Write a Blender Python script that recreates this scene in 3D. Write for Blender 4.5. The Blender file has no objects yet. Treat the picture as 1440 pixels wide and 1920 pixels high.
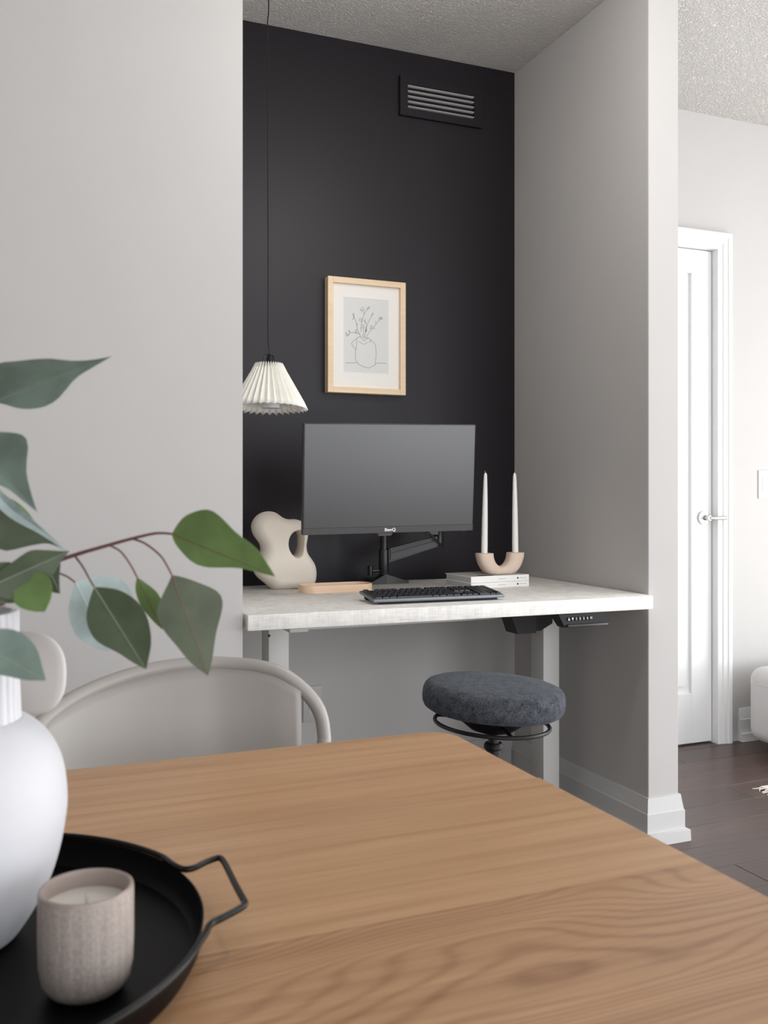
import bpy, bmesh, math, random
import numpy as np
from mathutils import Vector, Matrix
random.seed(7)
S = bpy.context.scene
COL = S.collection

# ------------------------------------------------------------------ camera
FPX = 1768.0                      # focal length in pixels of the 1440x1920 frame
YAW = math.atan(730 / FPX)        # the lens looks 22.4 degrees right of the alcove's axis
CAMZ = 1.075
cam = bpy.data.cameras.new('camera')
cam.sensor_fit = 'HORIZONTAL'; cam.sensor_width = 36.0; cam.lens = 36.0 * FPX / 1440
cam.shift_y = -35.0 / 1440
cam.clip_start = 0.02
cam.dof.use_dof = True; cam.dof.focus_distance = 2.75; cam.dof.aperture_fstop = 15.0
co = bpy.data.objects.new('camera', cam); COL.objects.link(co)
co.location = (0, 0, CAMZ); co.rotation_euler = (math.pi / 2, 0, -YAW)
S.camera = co

# ------------------------------------------------------------------ world, lights, exposure
w = bpy.data.worlds.new('daylight'); S.world = w; w.use_nodes = True
bg = w.node_tree.nodes['Background']; bg.inputs[0].default_value = (0.80, 0.90, 1.0, 1); bg.inputs[1].default_value = 1.0
S.view_settings.view_transform = 'Standard'; S.view_settings.look = 'None'
S.view_settings.gamma = 1.0; S.view_settings.use_curve_mapping = False
S.view_settings.exposure = 0.0

def area(name, loc, rot, sx, sy, power, color):
    l = bpy.data.lights.new(name, 'AREA'); l.shape = 'RECTANGLE'; l.size = sx; l.size_y = sy
    l.energy = power; l.color = color
    o = bpy.data.objects.new(name, l); COL.objects.link(o); o.location = loc; o.rotation_euler = rot
    return o
# daylight through the living-room window (right) and through the window behind the camera
R_ = math.radians
area('window_daylight', (4.33, 0.65, 1.26), (0, R_(90), 0), 2.3, 4.0, 88, (0.975, 0.99, 1.0))
area('rear_window_daylight', (3.1, -2.33, 1.30), (R_(90), 0, 0), 1.8, 2.3, 52, (0.985, 0.985, 1.0))
area('rear_window_daylight', (1.25, -2.33, 1.30), (R_(90), 0, 0), 1.8, 2.3, 34, (0.985, 0.985, 1.0))
# added uplight low in the side window, brightens the ceiling like ground bounce
area('window_ground_bounce', (4.28, 0.65, 0.45), (0, R_(140), 0), 0.6, 4.0, 42, (1.0, 0.98, 0.96))
# added fill for the alcove, at an invented window behind left of the camera
area('rear_left_window_daylight', (-1.2, -2.33, 1.30), (R_(90), 0, 0), 1.8, 2.3, 16, (1.0, 0.98, 0.965))

# ------------------------------------------------------------------ places: a pixel of the 1440x1920 frame -> a point of the room
FW = (math.sin(YAW), math.cos(YAW)); RT = (math.cos(YAW), -math.sin(YAW))
def ray(x, y):
    k = (x - 720) / FPX
    return Vector((FW[0] + k * RT[0], FW[1] + k * RT[1], -(y - 925) / FPX))
O = Vector((0, 0, CAMZ))
def at(x, y, d): return ray(x, y) * d + O
def on_z(x, y, z):
    r = ray(x, y); return r * ((z - CAMZ) / r.z) + O
def on_y(x, y, Y):
    r = ray(x, y); return r * (Y / r.y) + O

# ------------------------------------------------------------------ mesh helpers
class MB:
    def __init__(s): s.v = []; s.f = []; s.m = []
    def add(s, v, f, m=0):
        o = len(s.v); s.v += [Vector(p) for p in v]; s.f += [tuple(i + o for i in q) for q in f]; s.m += [m] * len(f); return s
    def box(s, x0, x1, y0, y1, z0, z1, bev=0, seg=2, m=0, mat=None):
        bm = bmesh.new(); bmesh.ops.create_cube(bm, size=1)
        for q in bm.verts: q.co = Vector(((x0 + x1) / 2 + q.co.x * (x1 - x0), (y0 + y1) / 2 + q.co.y * (y1 - y0), (z0 + z1) / 2 + q.co.z * (z1 - z0)))
        if bev: bmesh.ops.bevel(bm, geom=bm.edges[:], offset=bev, segments=seg, affect='EDGES', profile=0.5)
        if mat is not None: bmesh.ops.transform(bm, matrix=mat, verts=bm.verts)
        bm.verts.ensure_lookup_table(); bm.verts.index_update()
        s.add([q.co.copy() for q in bm.verts], [[q.index for q in f.verts] for f in bm.faces], m); bm.free(); return s
    def tube(s, pts, r, n=12, closed=False, m=0, flat=None):
        pts = [Vector(p) for p in pts]; N = len(pts)
        rr = r if isinstance(r, (list, tuple)) else [r] * N
        def tan(i):
            a = pts[(i - 1) % N] if (closed or i > 0) else pts[i]; b = pts[(i + 1) % N] if (closed or i < N - 1) else pts[i]
            return (b - a).normalized()
        t = tan(0); u = t.orthogonal().normalized()
        if flat is not None: u = (flat - t * flat.dot(t)).normalized()
        vs = []
        for i in range(N):
            t2 = tan(i); u = (u - t2 * u.dot(t2)).normalized(); w_ = t2.cross(u)
            for k in range(n):
                a = 2 * math.pi * k / n; vs.append(pts[i] + (u * math.cos(a) + w_ * math.sin(a)) * rr[i])
        fs = []
        for i in range(N if closed else N - 1):
            j = (i + 1) % N
            for k in range(n): fs.append((i * n + k, i * n + (k + 1) % n, j * n + (k + 1) % n, j * n + k))
        if not closed: fs += [tuple(range(n))[::-1], tuple((N - 1) * n + k for k in range(n))]
        return s.add(vs, fs, m)
    def lathe(s, prof, c=(0, 0), n=64, m=0, mat=None):
        vs = []; fs = []; P = len(prof)
        for k in range(n):
            a = 2 * math.pi * k / n
            for r, z in prof: vs.append(Vector((c[0] + r * math.cos(a), c[1] + r * math.sin(a), z)))
        for k in range(n):
            j = (k + 1) % n
            for i in range(P - 1): fs.append((k * P + i, j * P + i, j * P + i + 1, k * P + i + 1))
        if prof[0][0] > 1e-6: fs.append(tuple(k * P for k in range(n))[::-1])
        if prof[-1][0] > 1e-6: fs.append(tuple(k * P + P - 1 for k in range(n)))
        if mat is not None: vs = [mat @ q for q in vs]
        return s.add(vs, fs, m)
    def prism(s, poly, d0, d1, place, m=0):
        """poly of 2D points pushed from d0 to d1; place(a, b, d) -> point"""
        n = len(poly); vs = [place(a, b, d0) for a, b in poly] + [place(a, b, d1) for a, b in poly]
        fs = [tuple(range(n))[::-1], tuple(range(n, 2 * n))] + [(i, (i + 1) % n, n + (i + 1) % n, n + i) for i in range(n)]
        return s.add(vs, fs, m)
    def move(s, M_): s.v = [M_ @ q for q in s.v]; return s

def catmull(pts, k=8, closed=False):
    pts = [Vector(p) for p in pts]; N = len(pts); out = []
    for i in range(N if closed else N - 1):
        g = lambda j: pts[j % N] if closed else pts[max(0, min(N - 1, j))]
        a, b, c, d = g(i - 1), g(i), g(i + 1), g(i + 2)
        for q in range(k):
            t = q / k
            out.append(0.5 * ((2 * b) + (c - a) * t + (2 * a - 5 * b + 4 * c - d) * t * t + (3 * b - a - 3 * c + d) * t ** 3))
    if not closed: out.append(pts[-1])
    return out

ROOT = {}
def part(name, mb, mat, parent=None, sharp=35, keep=False):
    me = bpy.data.meshes.new(name)
    org = ROOT.get(parent.name, Vector((0, 0, 0))) if parent is not None else Vector((0, 0, 0))
    me.from_pydata([tuple(q - org) for q in mb.v], [], mb.f)
    for mm in (mat if isinstance(mat, (list, tuple)) else [mat]): me.materials.append(mm)
    me.polygons.foreach_set('material_index', mb.m)
    bm = bmesh.new(); bm.from_mesh(me)
    bmesh.ops.remove_doubles(bm, verts=bm.verts, dist=1e-6)
    if not keep: bmesh.ops.recalc_face_normals(bm, faces=bm.faces)
    bm.to_mesh(me); bm.free()
    me.polygons.foreach_set('use_smooth', [True] * len(me.polygons))
    me.set_sharp_from_angle(angle=math.radians(sharp))
    o = bpy.data.objects.new(name, me); COL.objects.link(o)
    if parent is not None: o.parent = parent; ROOT[o.name] = org
    return o
def thing(name, label, cat, loc, group=None):
    o = bpy.data.objects.new(name, None); COL.objects.link(o); o.location = loc; o.empty_display_size = 0.05
    o['label'] = label; o['category'] = cat
    if group: o['group'] = group
    ROOT[o.name] = Vector(loc); return o
def struct(name, mb, mat, sharp=35, label=None):
    o = part(name, mb, mat, None, sharp); o['kind'] = 'structure'
    ROOT[o.name] = Vector((0, 0, 0))
    if label: o['label'] = label
    return o

# ------------------------------------------------------------------ materials
def lin(c):
    return tuple(((q / 255) / 12.92 if q / 255 <= 0.04045 else ((q / 255 + 0.055) / 1.055) ** 2.4) for q in c) + (1,)
class N:
    def __init__(s, name):
        s.m = bpy.data.materials.new(name); s.m.use_nodes = True; s.t = s.m.node_tree
        s.b = s.t.nodes['Principled BSDF']; s.out = s.t.nodes['Material Output']
    def n(s, k, **kw):
        q = s.t.nodes.new(k)
        for a, b in kw.items():
            if a.startswith('i_'):
                key = a[2:]; q.inputs[int(key) if key.isdigit() else key.replace('_', ' ')].default_value = b
            else: setattr(q, a, b)
        return q
    def l(s, a, b): s.t.links.new(a, b)
    def coords(s, scale=(1, 1, 1), rot=(0, 0, 0)):
        tc = s.n('ShaderNodeTexCoord'); mp = s.n('ShaderNodeMapping'); mp.inputs['Scale'].default_value = scale; mp.inputs['Rotation'].default_value = rot
        s.l(tc.outputs['Object'], mp.inputs['Vector']); return mp.outputs['Vector']
    def ramp(s, fac, stops):
        r = s.n('ShaderNodeValToRGB'); e = r.color_ramp.elements
        while len(e) < len(stops): e.new(0.5)
        for q, (p, c) in zip(e, stops): q.position = p; q.color = c
        s.l(fac, r.inputs['Fac']); return r.outputs['Color']
    def bump(s, h, strength, dist=0.001):
        b = s.n('ShaderNodeBump'); b.inputs['Strength'].default_value = strength; b.inputs['Distance'].default_value = dist
        s.l(h, b.inputs['Height']); s.l(b.outputs['Normal'], s.b.inputs['Normal'])
def mat(name, c, rough=0.5, metal=0.0, noise=0.0, nscale=40, bump=0.0, bscale=200, bdist=0.0005, spec=0.5, stretch=(1, 1, 1), sheen=0.0, trans=0.0):
    q = N(name); b = q.b
    col = lin(c) if max(c[:3]) > 1.0 else tuple(c[:3]) + (1,)
    b.inputs['Base Color'].default_value = col; b.inputs['Roughness'].default_value = rough; b.inputs['Metallic'].default_value = metal
    b.inputs['Specular IOR Level'].default_value = spec
    if sheen: b.inputs['Sheen Weight'].default_value = sheen
    v = q.coords(stretch)
    if noise or not bump:
        nz = q.n('ShaderNodeTexNoise'); nz.inputs['Scale'].default_value = nscale; nz.inputs['Detail'].default_value = 4; q.l(v, nz.inputs['Vector'])
        k = max(noise, 0.006)
        q.l(q.ramp(nz.outputs['Fac'], [(0.3, tuple(x * (1 - k) for x in col[:3]) + (1,)), (0.7, tuple(min(1, x * (1 + k)) for x in col[:3]) + (1,))]), b.inputs['Base Color'])
    if bump:
        nb = q.n('ShaderNodeTexNoise'); nb.inputs['Scale'].default_value = bscale; nb.inputs['Detail'].default_value = 5; q.l(v, nb.inputs['Vector'])
        q.bump(nb.outputs['Fac'], bump, bdist)
    if trans:
        tr = q.n('ShaderNodeBsdfTranslucent'); tr.inputs['Color'].default_value = col
        mx = q.n('ShaderNodeMixShader'); mx.inputs[0].default_value = trans
        q.l(b.outputs[0], mx.inputs[1]); q.l(tr.outputs[0], mx.inputs[2]); q.l(mx.outputs[0], q.out.inputs[0])
    return q.m

def oak(name, light, dark, figure, seed, rough=0.42, rings=0.10, freq=190.0):
    """oak: long fine grain along x; figure bends the growth rings into cathedrals, rings is their contrast"""
    q = N(name)
    tc = q.n('ShaderNodeTexCoord'); ofs = q.n('ShaderNodeMapping'); ofs.inputs['Location'].default_value = (seed * 3.1, seed * 1.7, seed)
    q.l(tc.outputs['Object'], ofs.inputs['Vector'])
    def noise(sc, detail, rough_=0.5):
        mp = q.n('ShaderNodeMapping'); mp.inputs['Scale'].default_value = sc; q.l(ofs.outputs['Vector'], mp.inputs['Vector'])
        nz = q.n('ShaderNodeTexNoise'); nz.inputs['Scale'].default_value = 1.0; nz.inputs['Detail'].default_value = detail; nz.inputs['Roughness'].default_value = rough_
        q.l(mp.outputs['Vector'], nz.inputs['Vector']); return nz.outputs['Fac']
    def madd(a, k, b):
        m_ = q.n('ShaderNodeMath', operation='MULTIPLY_ADD'); q.l(a, m_.inputs[0]); m_.inputs[1].default_value = k
        if isinstance(b, float): m_.inputs[2].default_value = b
        else: q.l(b, m_.inputs[2])
        return m_.outputs[0]
    sep = q.n('ShaderNodeSeparateXYZ'); q.l(ofs.outputs['Vector'], sep.inputs[0])
    warp = noise((2.4, 9.0, 9.0), 1.0); warp2 = noise((9.0, 30.0, 30.0), 3.0)
    pos = madd(warp2, 0.012, madd(warp, figure, sep.outputs['Y']))
    sn = q.n('ShaderNodeMath', operation='SINE'); q.l(madd(pos, freq, 0.0), sn.inputs[0])
    pw = q.n('ShaderNodeMath', operation='POWER'); q.l(madd(sn.outputs[0], 0.5, 0.5), pw.inputs[0]); pw.inputs[1].default_value = 3.0
    mask = q.n('ShaderNodeMath', operation='MULTIPLY'); q.l(pw.outputs[0], mask.inputs[0]); q.l(noise((2.5, 11.0, 11.0), 2.0), mask.inputs[1])
    pore = noise((14, 520, 520), 5.0, 0.7); streak = noise((2.6, 90, 90), 4.0, 0.6); tone = noise((0.9, 11, 11), 2.0)
    tot = madd(mask.outputs[0], rings * 2.2, madd(pore, 0.22, madd(streak, 0.42, madd(tone, 0.36, 0.0))))
    q.l(q.ramp(tot, [(0.36, lin(light)), (0.80, lin(dark))]), q.b.inputs['Base Color'])
    q.b.inputs['Roughness'].default_value = rough; q.b.inputs['Specular IOR Level'].default_value = 0.4
    q.bump(pore, 0.10, 0.0005)
    return q.m

def linen(name, c, amount, bumpk):
    """woven cover: fine threads in both directions"""
    q = N(name); v = q.coords((1, 1, 1))
    hs = []
    for sc in ((1400, 60, 60), (60, 60, 1400), (60, 1400, 60)):
        mp = q.n('ShaderNodeMapping'); mp.inputs['Scale'].default_value = tuple(k * 0.45 for k in sc); q.l(v, mp.inputs['Vector'])
        nz = q.n('ShaderNodeTexNoise'); nz.inputs['Scale'].default_value = 1.0; nz.inputs['Detail'].default_value = 2.0; q.l(mp.outputs['Vector'], nz.inputs['Vector']); hs.append(nz.outputs['Fac'])
    a = q.n('ShaderNodeMath', operation='ADD'); q.l(hs[0], a.inputs[0]); q.l(hs[1], a.inputs[1])
    b = q.n('ShaderNodeMath', operation='ADD'); q.l(a.outputs[0], b.inputs[0]); q.l(hs[2], b.inputs[1])
    d = q.n('ShaderNodeMath', operation='DIVIDE'); q.l(b.outputs[0], d.inputs[0]); d.inputs[1].default_value = 3.0
    col = lin(c)
    q.l(q.ramp(d.outputs[0], [(0.36, tuple(x * (1 - amount) for x in col[:3]) + (1,)), (0.6, tuple(min(1, x * (1 + amount * 0.5)) for x in col[:3]) + (1,))]), q.b.inputs['Base Color'])
    q.b.inputs['Roughness'].default_value = 0.55; q.b.inputs['Specular IOR Level'].default_value = 0.3
    q.bump(d.outputs[0], bumpk, 0.0008); return q.m

def felt(name, dark, light):
    q = N(name); v = q.coords()
    n1 = q.n('ShaderNodeTexNoise'); n1.inputs['Scale'].default_value = 300; n1.inputs['Detail'].default_value = 6; n1.inputs['Roughness'].default_value = 0.8; q.l(v, n1.inputs['Vector'])
    n2 = q.n('ShaderNodeTexNoise'); n2.inputs['Scale'].default_value = 60; n2.inputs['Detail'].default_value = 4; q.l(v, n2.inputs['Vector'])
    a = q.n('ShaderNodeMath', operation='MULTIPLY_ADD'); q.l(n2.outputs['Fac'], a.inputs[0]); a.inputs[1].default_value = 0.35; q.l(n1.outputs['Fac'], a.inputs[2])
    q.l(q.ramp(a.outputs[0], [(0.52, lin(dark)), (0.86, lin(light))]), q.b.inputs['Base Color'])
    q.b.inputs['Roughness'].default_value = 0.95; q.b.inputs['Sheen Weight'].default_value = 0.12; q.b.inputs['Sheen Tint'].default_value = (0.8, 0.9, 1.0, 1); q.b.inputs['Specular IOR Level'].default_value = 0.15
    q.bump(n1.outputs['Fac'], 0.6, 0.0015); return q.m

def stipple(name, c):
    q = N(name); v = q.coords()
    n1 = q.n('ShaderNodeTexNoise'); n1.inputs['Scale'].default_value = 130; n1.inputs['Detail'].default_value = 5; n1.inputs['Roughness'].default_value = 0.6; q.l(v, n1.inputs['Vector'])
    r = q.n('ShaderNodeMapRange'); r.inputs['From Min'].default_value = 0.38; r.inputs['From Max'].default_value = 0.66; q.l(n1.outputs['Fac'], r.inputs['Value'])
    q.b.inputs['Base Color'].default_value = lin(c); q.b.inputs['Roughness'].default_value = 0.95; q.b.inputs['Specular IOR Level'].default_value = 0.1
    q.bump(r.outputs['Result'], 0.9, 0.011); return q.m

def leafmat(name, c, vein, rough, trans):
    q = N(name); col = lin(c); v = q.coords()
    nz = q.n('ShaderNodeTexNoise'); nz.inputs['Scale'].default_value = 38; nz.inputs['Detail'].default_value = 4; q.l(v, nz.inputs['Vector'])
    cc = q.ramp(nz.outputs['Fac'], [(0.35, tuple(x * 0.82 for x in col[:3]) + (1,)), (0.65, tuple(x * 1.12 for x in col[:3]) + (1,))])
    q.l(cc, q.b.inputs['Base Color']); q.b.inputs['Roughness'].default_value = rough; q.b.inputs['Specular IOR Level'].default_value = 0.4
    tr = q.n('ShaderNodeBsdfTranslucent'); tr.inputs['Color'].default_value = lin(vein)
    mx = q.n('ShaderNodeMixShader'); mx.inputs[0].default_value = trans
    q.l(q.b.outputs[0], mx.inputs[1]); q.l(tr.outputs[0], mx.inputs[2]); q.l(mx.outputs[0], q.out.inputs[0]); return q.m

WALL = mat('wall_paint', (0.53, 0.515, 0.502), 0.75, noise=0.012, nscale=3, bump=0.05, bscale=260, spec=0.25)
WHITE = mat('white_trim_paint', (0.80, 0.80, 0.80), 0.45, bump=0.02, bscale=120)
BLACKWALL = mat('charcoal_wall_paint', (0.0120, 0.0092, 0.0125), 0.45, noise=0.06, nscale=2.5, bump=0.04, bscale=260, spec=0.32)
CEIL = stipple('stippled_ceiling', (247, 242, 237))
FLOORBASE = mat('floor_joint', (30, 22, 20), 0.8)
TABLE = [oak('oak_plain', (206, 164, 123), (160, 115, 79), 0.06, 1, 0.4, 0.05), oak('oak_soft', (209, 168, 128), (165, 121, 84), 0.08, 2, 0.4, 0.06), oak('oak_figured', (206, 164, 124), (150, 107, 74), 0.36, 3.3, 0.4, 0.11, 430.0)]
def floorwood(name, seed, a, b):
    q = oak(name, a, b, 0.10, seed, 0.30, 0.10, 240.0); return q
FLOORS = [floorwood('dark_floor_%s' % k, 5 + i * 1.9, a, b) for i, (k, a, b) in enumerate((('umber', (84, 66, 60), (58, 44, 40)), ('espresso', (80, 62, 57), (54, 41, 37)), ('walnut', (90, 70, 63), (62, 47, 42))))]
LINEN = linen('white_linen_desk_cover', (241, 238, 233), 0.20, 0.35)
GREYMETAL = mat('pale_grey_powder_coat', (205, 204, 200), 0.5, bump=0.03, bscale=500)
BLACKMETAL = mat('black_metal', (22, 22, 24), 0.36, spec=0.5, bump=0.02, bscale=500)
TRAYBLACK = mat('black_enamelled_steel', (5, 4, 5), 0.45, spec=0.14, bump=0.02, bscale=300)
BLACKPLASTIC = mat('black_plastic', (16, 14, 16), 0.5, spec=0.3, bump=0.02, bscale=800)
KEYM = mat('keycap_plastic', (24, 25, 31), 0.35, bump=0.02, bscale=900)
KEYBODY = mat('keyboard_grey_aluminium', (128, 131, 138), 0.4, 0.3)
SCREEN = mat('matte_screen', (24, 20, 22), 0.28, spec=0.9)
BEZEL = mat('monitor_bezel', (62, 60, 61), 0.5, bump=0.02, bscale=900)
PRINTW = mat('white_print', (235, 235, 235), 0.6)
PRINTG = mat('grey_print', (170, 168, 165), 0.7)
PRINTK = mat('dark_print', (45, 43, 44), 0.7)
CREAM = mat('cream_ceramic', (236, 227, 213), 0.75, noise=0.02, nscale=14, bump=0.08, bscale=500, spec=0.25)
CLAY = mat('beige_clay', (228, 207, 190), 0.8, noise=0.02, nscale=20, bump=0.06, bscale=600, spec=0.25)
WAXW = mat('white_wax', (244, 242, 238), 0.45); WICK = mat('cotton_wick', (210, 203, 192), 0.9)
PAPER = mat('book_cover', (246, 245, 242), 0.6); PAGES = mat('book_pages', (205, 205, 206), 0.9, noise=0.06, nscale=900, stretch=(0.02, 0.02, 1))
BIRCH = oak('birch_wood', (252, 226, 198), (242, 206, 172), 0.02, 8); BIRCH_END = BIRCH
MAPLE = oak('maple_frame_wood', (240, 216, 184), (226, 196, 158), 0.02, 11, 0.5)
MATB = mat('mat_board', (240, 237, 231), 0.8); PRINTPAPER = mat('print_paper', (221, 222, 220), 0.8); INK = mat('pencil_line', (108, 106, 108), 0.9)
SHADE = mat('pleated_shade_paper', (253, 251, 243), 0.8, trans=0.16)
VASEW = mat('white_matte_ceramic', (206, 206, 210), 0.55, noise=0.01, nscale=30, bump=0.04, bscale=300)
VASEH = mat('pale_grey_matte_ceramic', (214, 210, 207), 0.6, bump=0.03, bscale=300)
CHAIR = mat('pale_grey_chair_plastic', (168, 163, 158), 0.42, bump=0.02, bscale=500)
FELT = felt('charcoal_felt', (26, 27, 30), (100, 103, 111))
CHROME = mat('satin_nickel', (200, 200, 198), 0.25, 1.0)
POUF = mat('pale_grey_upholstery', (205, 203, 202), 0.9, noise=0.03, nscale=300, bump=0.2, bscale=600, sheen=0.2)
RUG = mat('cream_wool_rug', (235, 230, 220), 0.95, noise=0.05, nscale=200, bump=0.5, bscale=300, bdist=0.003)
OUTLET = mat('grey_outlet_plate', (0.53, 0.515, 0.502), 0.5)
MUG = None
q = N('ribbed_stoneware'); v = q.coords((300, 300, 12)); nz = q.n('ShaderNodeTexNoise'); nz.inputs['Scale'].default_value = 1.0; nz.inputs['Detail'].default_value = 4; q.l(v, nz.inputs['Vector'])
v2 = q.coords(); nz2 = q.n('ShaderNodeTexNoise'); nz2.inputs['Scale'].default_value = 420; nz2.inputs['Detail'].default_value = 4; q.l(v2, nz2.inputs['Vector'])
ad = q.n('ShaderNodeMath', operation='ADD'); q.l(nz.outputs['Fac'], ad.inputs[0]); q.l(nz2.outputs['Fac'], ad.inputs[1])
dv = q.n('ShaderNodeMath', operation='DIVIDE'); q.l(ad.outputs[0], dv.inputs[0]); dv.inputs[1].default_value = 2.0
q.l(q.ramp(dv.outputs[0], [(0.38, lin((150, 138, 131))), (0.62, lin((174, 163, 156)))]), q.b.inputs['Base Color']); q.b.inputs['Roughness'].default_value = 0.55
q.bump(dv.outputs[0], 0.6, 0.0016); MUG = q.m
MUGIN = mat('glazed_stoneware_lip', (160, 146, 139), 0.3)
LEAF_D = leafmat('leaf_dark_green', (84, 95, 72), (80, 100, 50), 0.40, 0.08)
LEAF_B = leafmat('leaf_bright_green', (124, 152, 92), (140, 175, 78), 0.40, 0.25)
LEAF_G = leafmat('leaf_grey_green', (124, 142, 132), (105, 125, 95), 0.42, 0.08)
LEAF_U = leafmat('leaf_pale_underside', (182, 199, 198), (150, 175, 150), 0.6, 0.12)
LEAF_O = leafmat('leaf_olive_underside', (86, 94, 74), (85, 100, 55), 0.45, 0.08)
STEM = mat('reddish_stem', (104, 68, 66), 0.5, noise=0.15, nscale=80)
VEIN = mat('red_midrib', (120, 84, 62), 0.6); VEINP = mat('pale_midrib', (140, 152, 132), 0.6); VEINB = mat('blue_pale_midrib', (190, 206, 204), 0.6)

# ================================================================== THE ROOM
XL, XR, XP = 0.585, 1.852, 1.966          # alcove left and right faces, outer face of the partition
YF, YB, YFAR = 2.362, 3.167, 3.20         # wall fronts, alcove back, wall with the door
ZC = 2.695
X0, X1, Y0, Y1 = -3.6, 4.4, -2.4, 3.45
# floor with real planks
fl = struct('floor', MB().box(X0 - .1, X1 + .1, Y0 - .1, Y1, -0.08, -0.012), FLOORBASE)
pw_, pl_ = 0.147, 1.22
plank_me = {}
def plank_mesh(k):
    if k not in plank_me:
        o = part('plank', MB().box(-pl_ / 2 + .0006, pl_ / 2 - .0006, -pw_ / 2 + .0006, pw_ / 2 - .0006, -0.012, 0, 0.0012, 1), FLOORS[k], fl)
        plank_me[k] = o.data; bpy.data.objects.remove(o)
    return plank_me[k]
row = 0; y = Y0 + pw_ / 2 - .02
while y < Y1 - .03:
    x = X0 - pl_ / 2 + (row * 0.43 % pl_)
    while x < X1 + pl_ / 2:
        o = bpy.data.objects.new('plank', plank_mesh(random.randrange(3))); COL.objects.link(o); o.parent = fl; o.location = (x, y, 0); x += pl_
    y += pw_; row += 1
struct('ceiling', MB().box(X0 - .1, X1 + .1, Y0 - .1, Y1, ZC, ZC + .1), CEIL)
struct('wall_left', MB().box(X0, XL, YF, Y1, 0, ZC), WALL)
bw = MB().box(XL, XR, YB, Y1, 0, 0.715); bw.box(XL, XR, YB, Y1, 0.715, ZC, m=1)
struct('wall_back', bw, [WALL, BLACKWALL])
struct('wall_right', MB().box(XR, XP, YF, Y1, 0, ZC, 0.002, 1), WALL)
DX0, DX1, DZ = 2.10, 2.866, 2.1225        # door opening
wf = MB().box(XP, DX0 - .012, YFAR, Y1, 0, ZC); wf.box(DX1 + .012, X1, YFAR, Y1, 0, ZC); wf.box(DX0 - .012, DX1 + .012, YFAR, Y1, DZ + .012, ZC)
struct('wall_far', wf, WALL)
def holed_x(xa, xb, ya, yb, h):           # wall lying along y with an opening
    m = MB(); m.box(xa, xb, ya, h[0], 0, ZC); m.box(xa, xb, h[1], yb, 0, ZC); m.box(xa, xb, h[0], h[1], 0, h[2]); m.box(xa, xb, h[0], h[1], h[3], ZC); return m
struct('wall_window', holed_x(X1, X1 + .12, Y0, Y1, (-1.40, 2.70, 0.10, 2.50)), WALL)
def holed_y(wins, lo, hi):
    m = MB(); x = X0
    for a, b in wins: m.box(x, a, Y0 - .12, Y0, 0, ZC); m.box(a, b, Y0 - .12, Y0, 0, lo); m.box(a, b, Y0 - .12, Y0, hi, ZC); x = b
    m.box(x, X1, Y0 - .12, Y0, 0, ZC); return m
REARW = [(-2.15, -0.25), (0.3, 4.05)]  # first opening is invented, added for the rear-left fill light
m = holed_y(REARW, 0.1, 2.5)
struct('wall_rear', m, WALL)
struct('wall_side', MB().box(X0 - .12, X0, Y0, Y1, 0, ZC), WALL)
m = MB()
for a in (-1.40, -0.05, 1.30, 2.65): m.box(X1 + .02, X1 + .08, a, a + .05, 0.10, 2.50)
m.box(X1 + .02, X1 + .08, -1.40, 2.70, 0.10, 0.15); m.box(X1 + .02, X1 + .08, -1.40, 2.70, 2.45, 2.50)
wn = struct('window_1', m, WHITE)
for k_, (wa, wb) in enumerate(REARW):
    m = MB()
    for a in (wa, (wa + wb) / 2 - .025, wb - .05): m.box(a, a + .05, Y0 - .08, Y0 - .02, 0.1, 2.5)
    m.box(wa, wb, Y0 - .08, Y0 - .02, 0.1, 0.15); m.box(wa, wb, Y0 - .08, Y0 - .02, 2.45, 2.5)
    struct('window_%d' % (k_ + 2), m, WHITE)

# baseboards: profile swept along the wall faces with mitred corners
PROF = [(0, 0.141), (0.005, 0.141), (0.0115, 0.096), (0.0142, 0.094), (0.0142, 0.036), (0.026, 0.034), (0.027, 0.004), (0.027, 0.0), (0, 0.0)]
def baseboard(name, path, material):
    path = [Vector((a, b)) for a, b in path]; K = len(path); vs = []; P = len(PROF)
    for i in range(K):
        ns = []
        if i > 0: d = (path[i] - path[i - 1]).normalized(); ns.append(Vector((d.y, -d.x)))
        if i < K - 1: d = (path[i + 1] - path[i]).normalized(); ns.append(Vector((d.y, -d.x)))
        n = ns[0] if len(ns) == 1 else (ns[0] + ns[1]) / (1 + ns[0].dot(ns[1]))
        for o_, z in PROF: vs.append((path[i].x + n.x * o_, path[i].y + n.y * o_, z))
    fs = [tuple(i * P + k for k in range(P)) for i in (0, K - 1)]
    for i in range(K - 1):
        for k in range(P): fs.append((i * P + k, i * P + (k + 1) % P, (i + 1) * P + (k + 1) % P, (i + 1) * P + k))
    m = MB(); m.add(vs, fs); return struct(name, m, material, 20)
baseboard('baseboard_left', [(X0, YF), (XL, YF), (XL, YB)], WALL)
baseboard('baseboard_back', [(XL + .027, YB), (XR - .027, YB)], WALL)
baseboard('baseboard_right', [(XR, YB), (XR, YF), (XP, YF), (XP, YFAR)], mat('baseboard_paint', (0.62, 0.615, 0.61), 0.5))
baseboard('baseboard_far', [(2.985, YFAR), (X1, YFAR)], WHITE)

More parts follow.
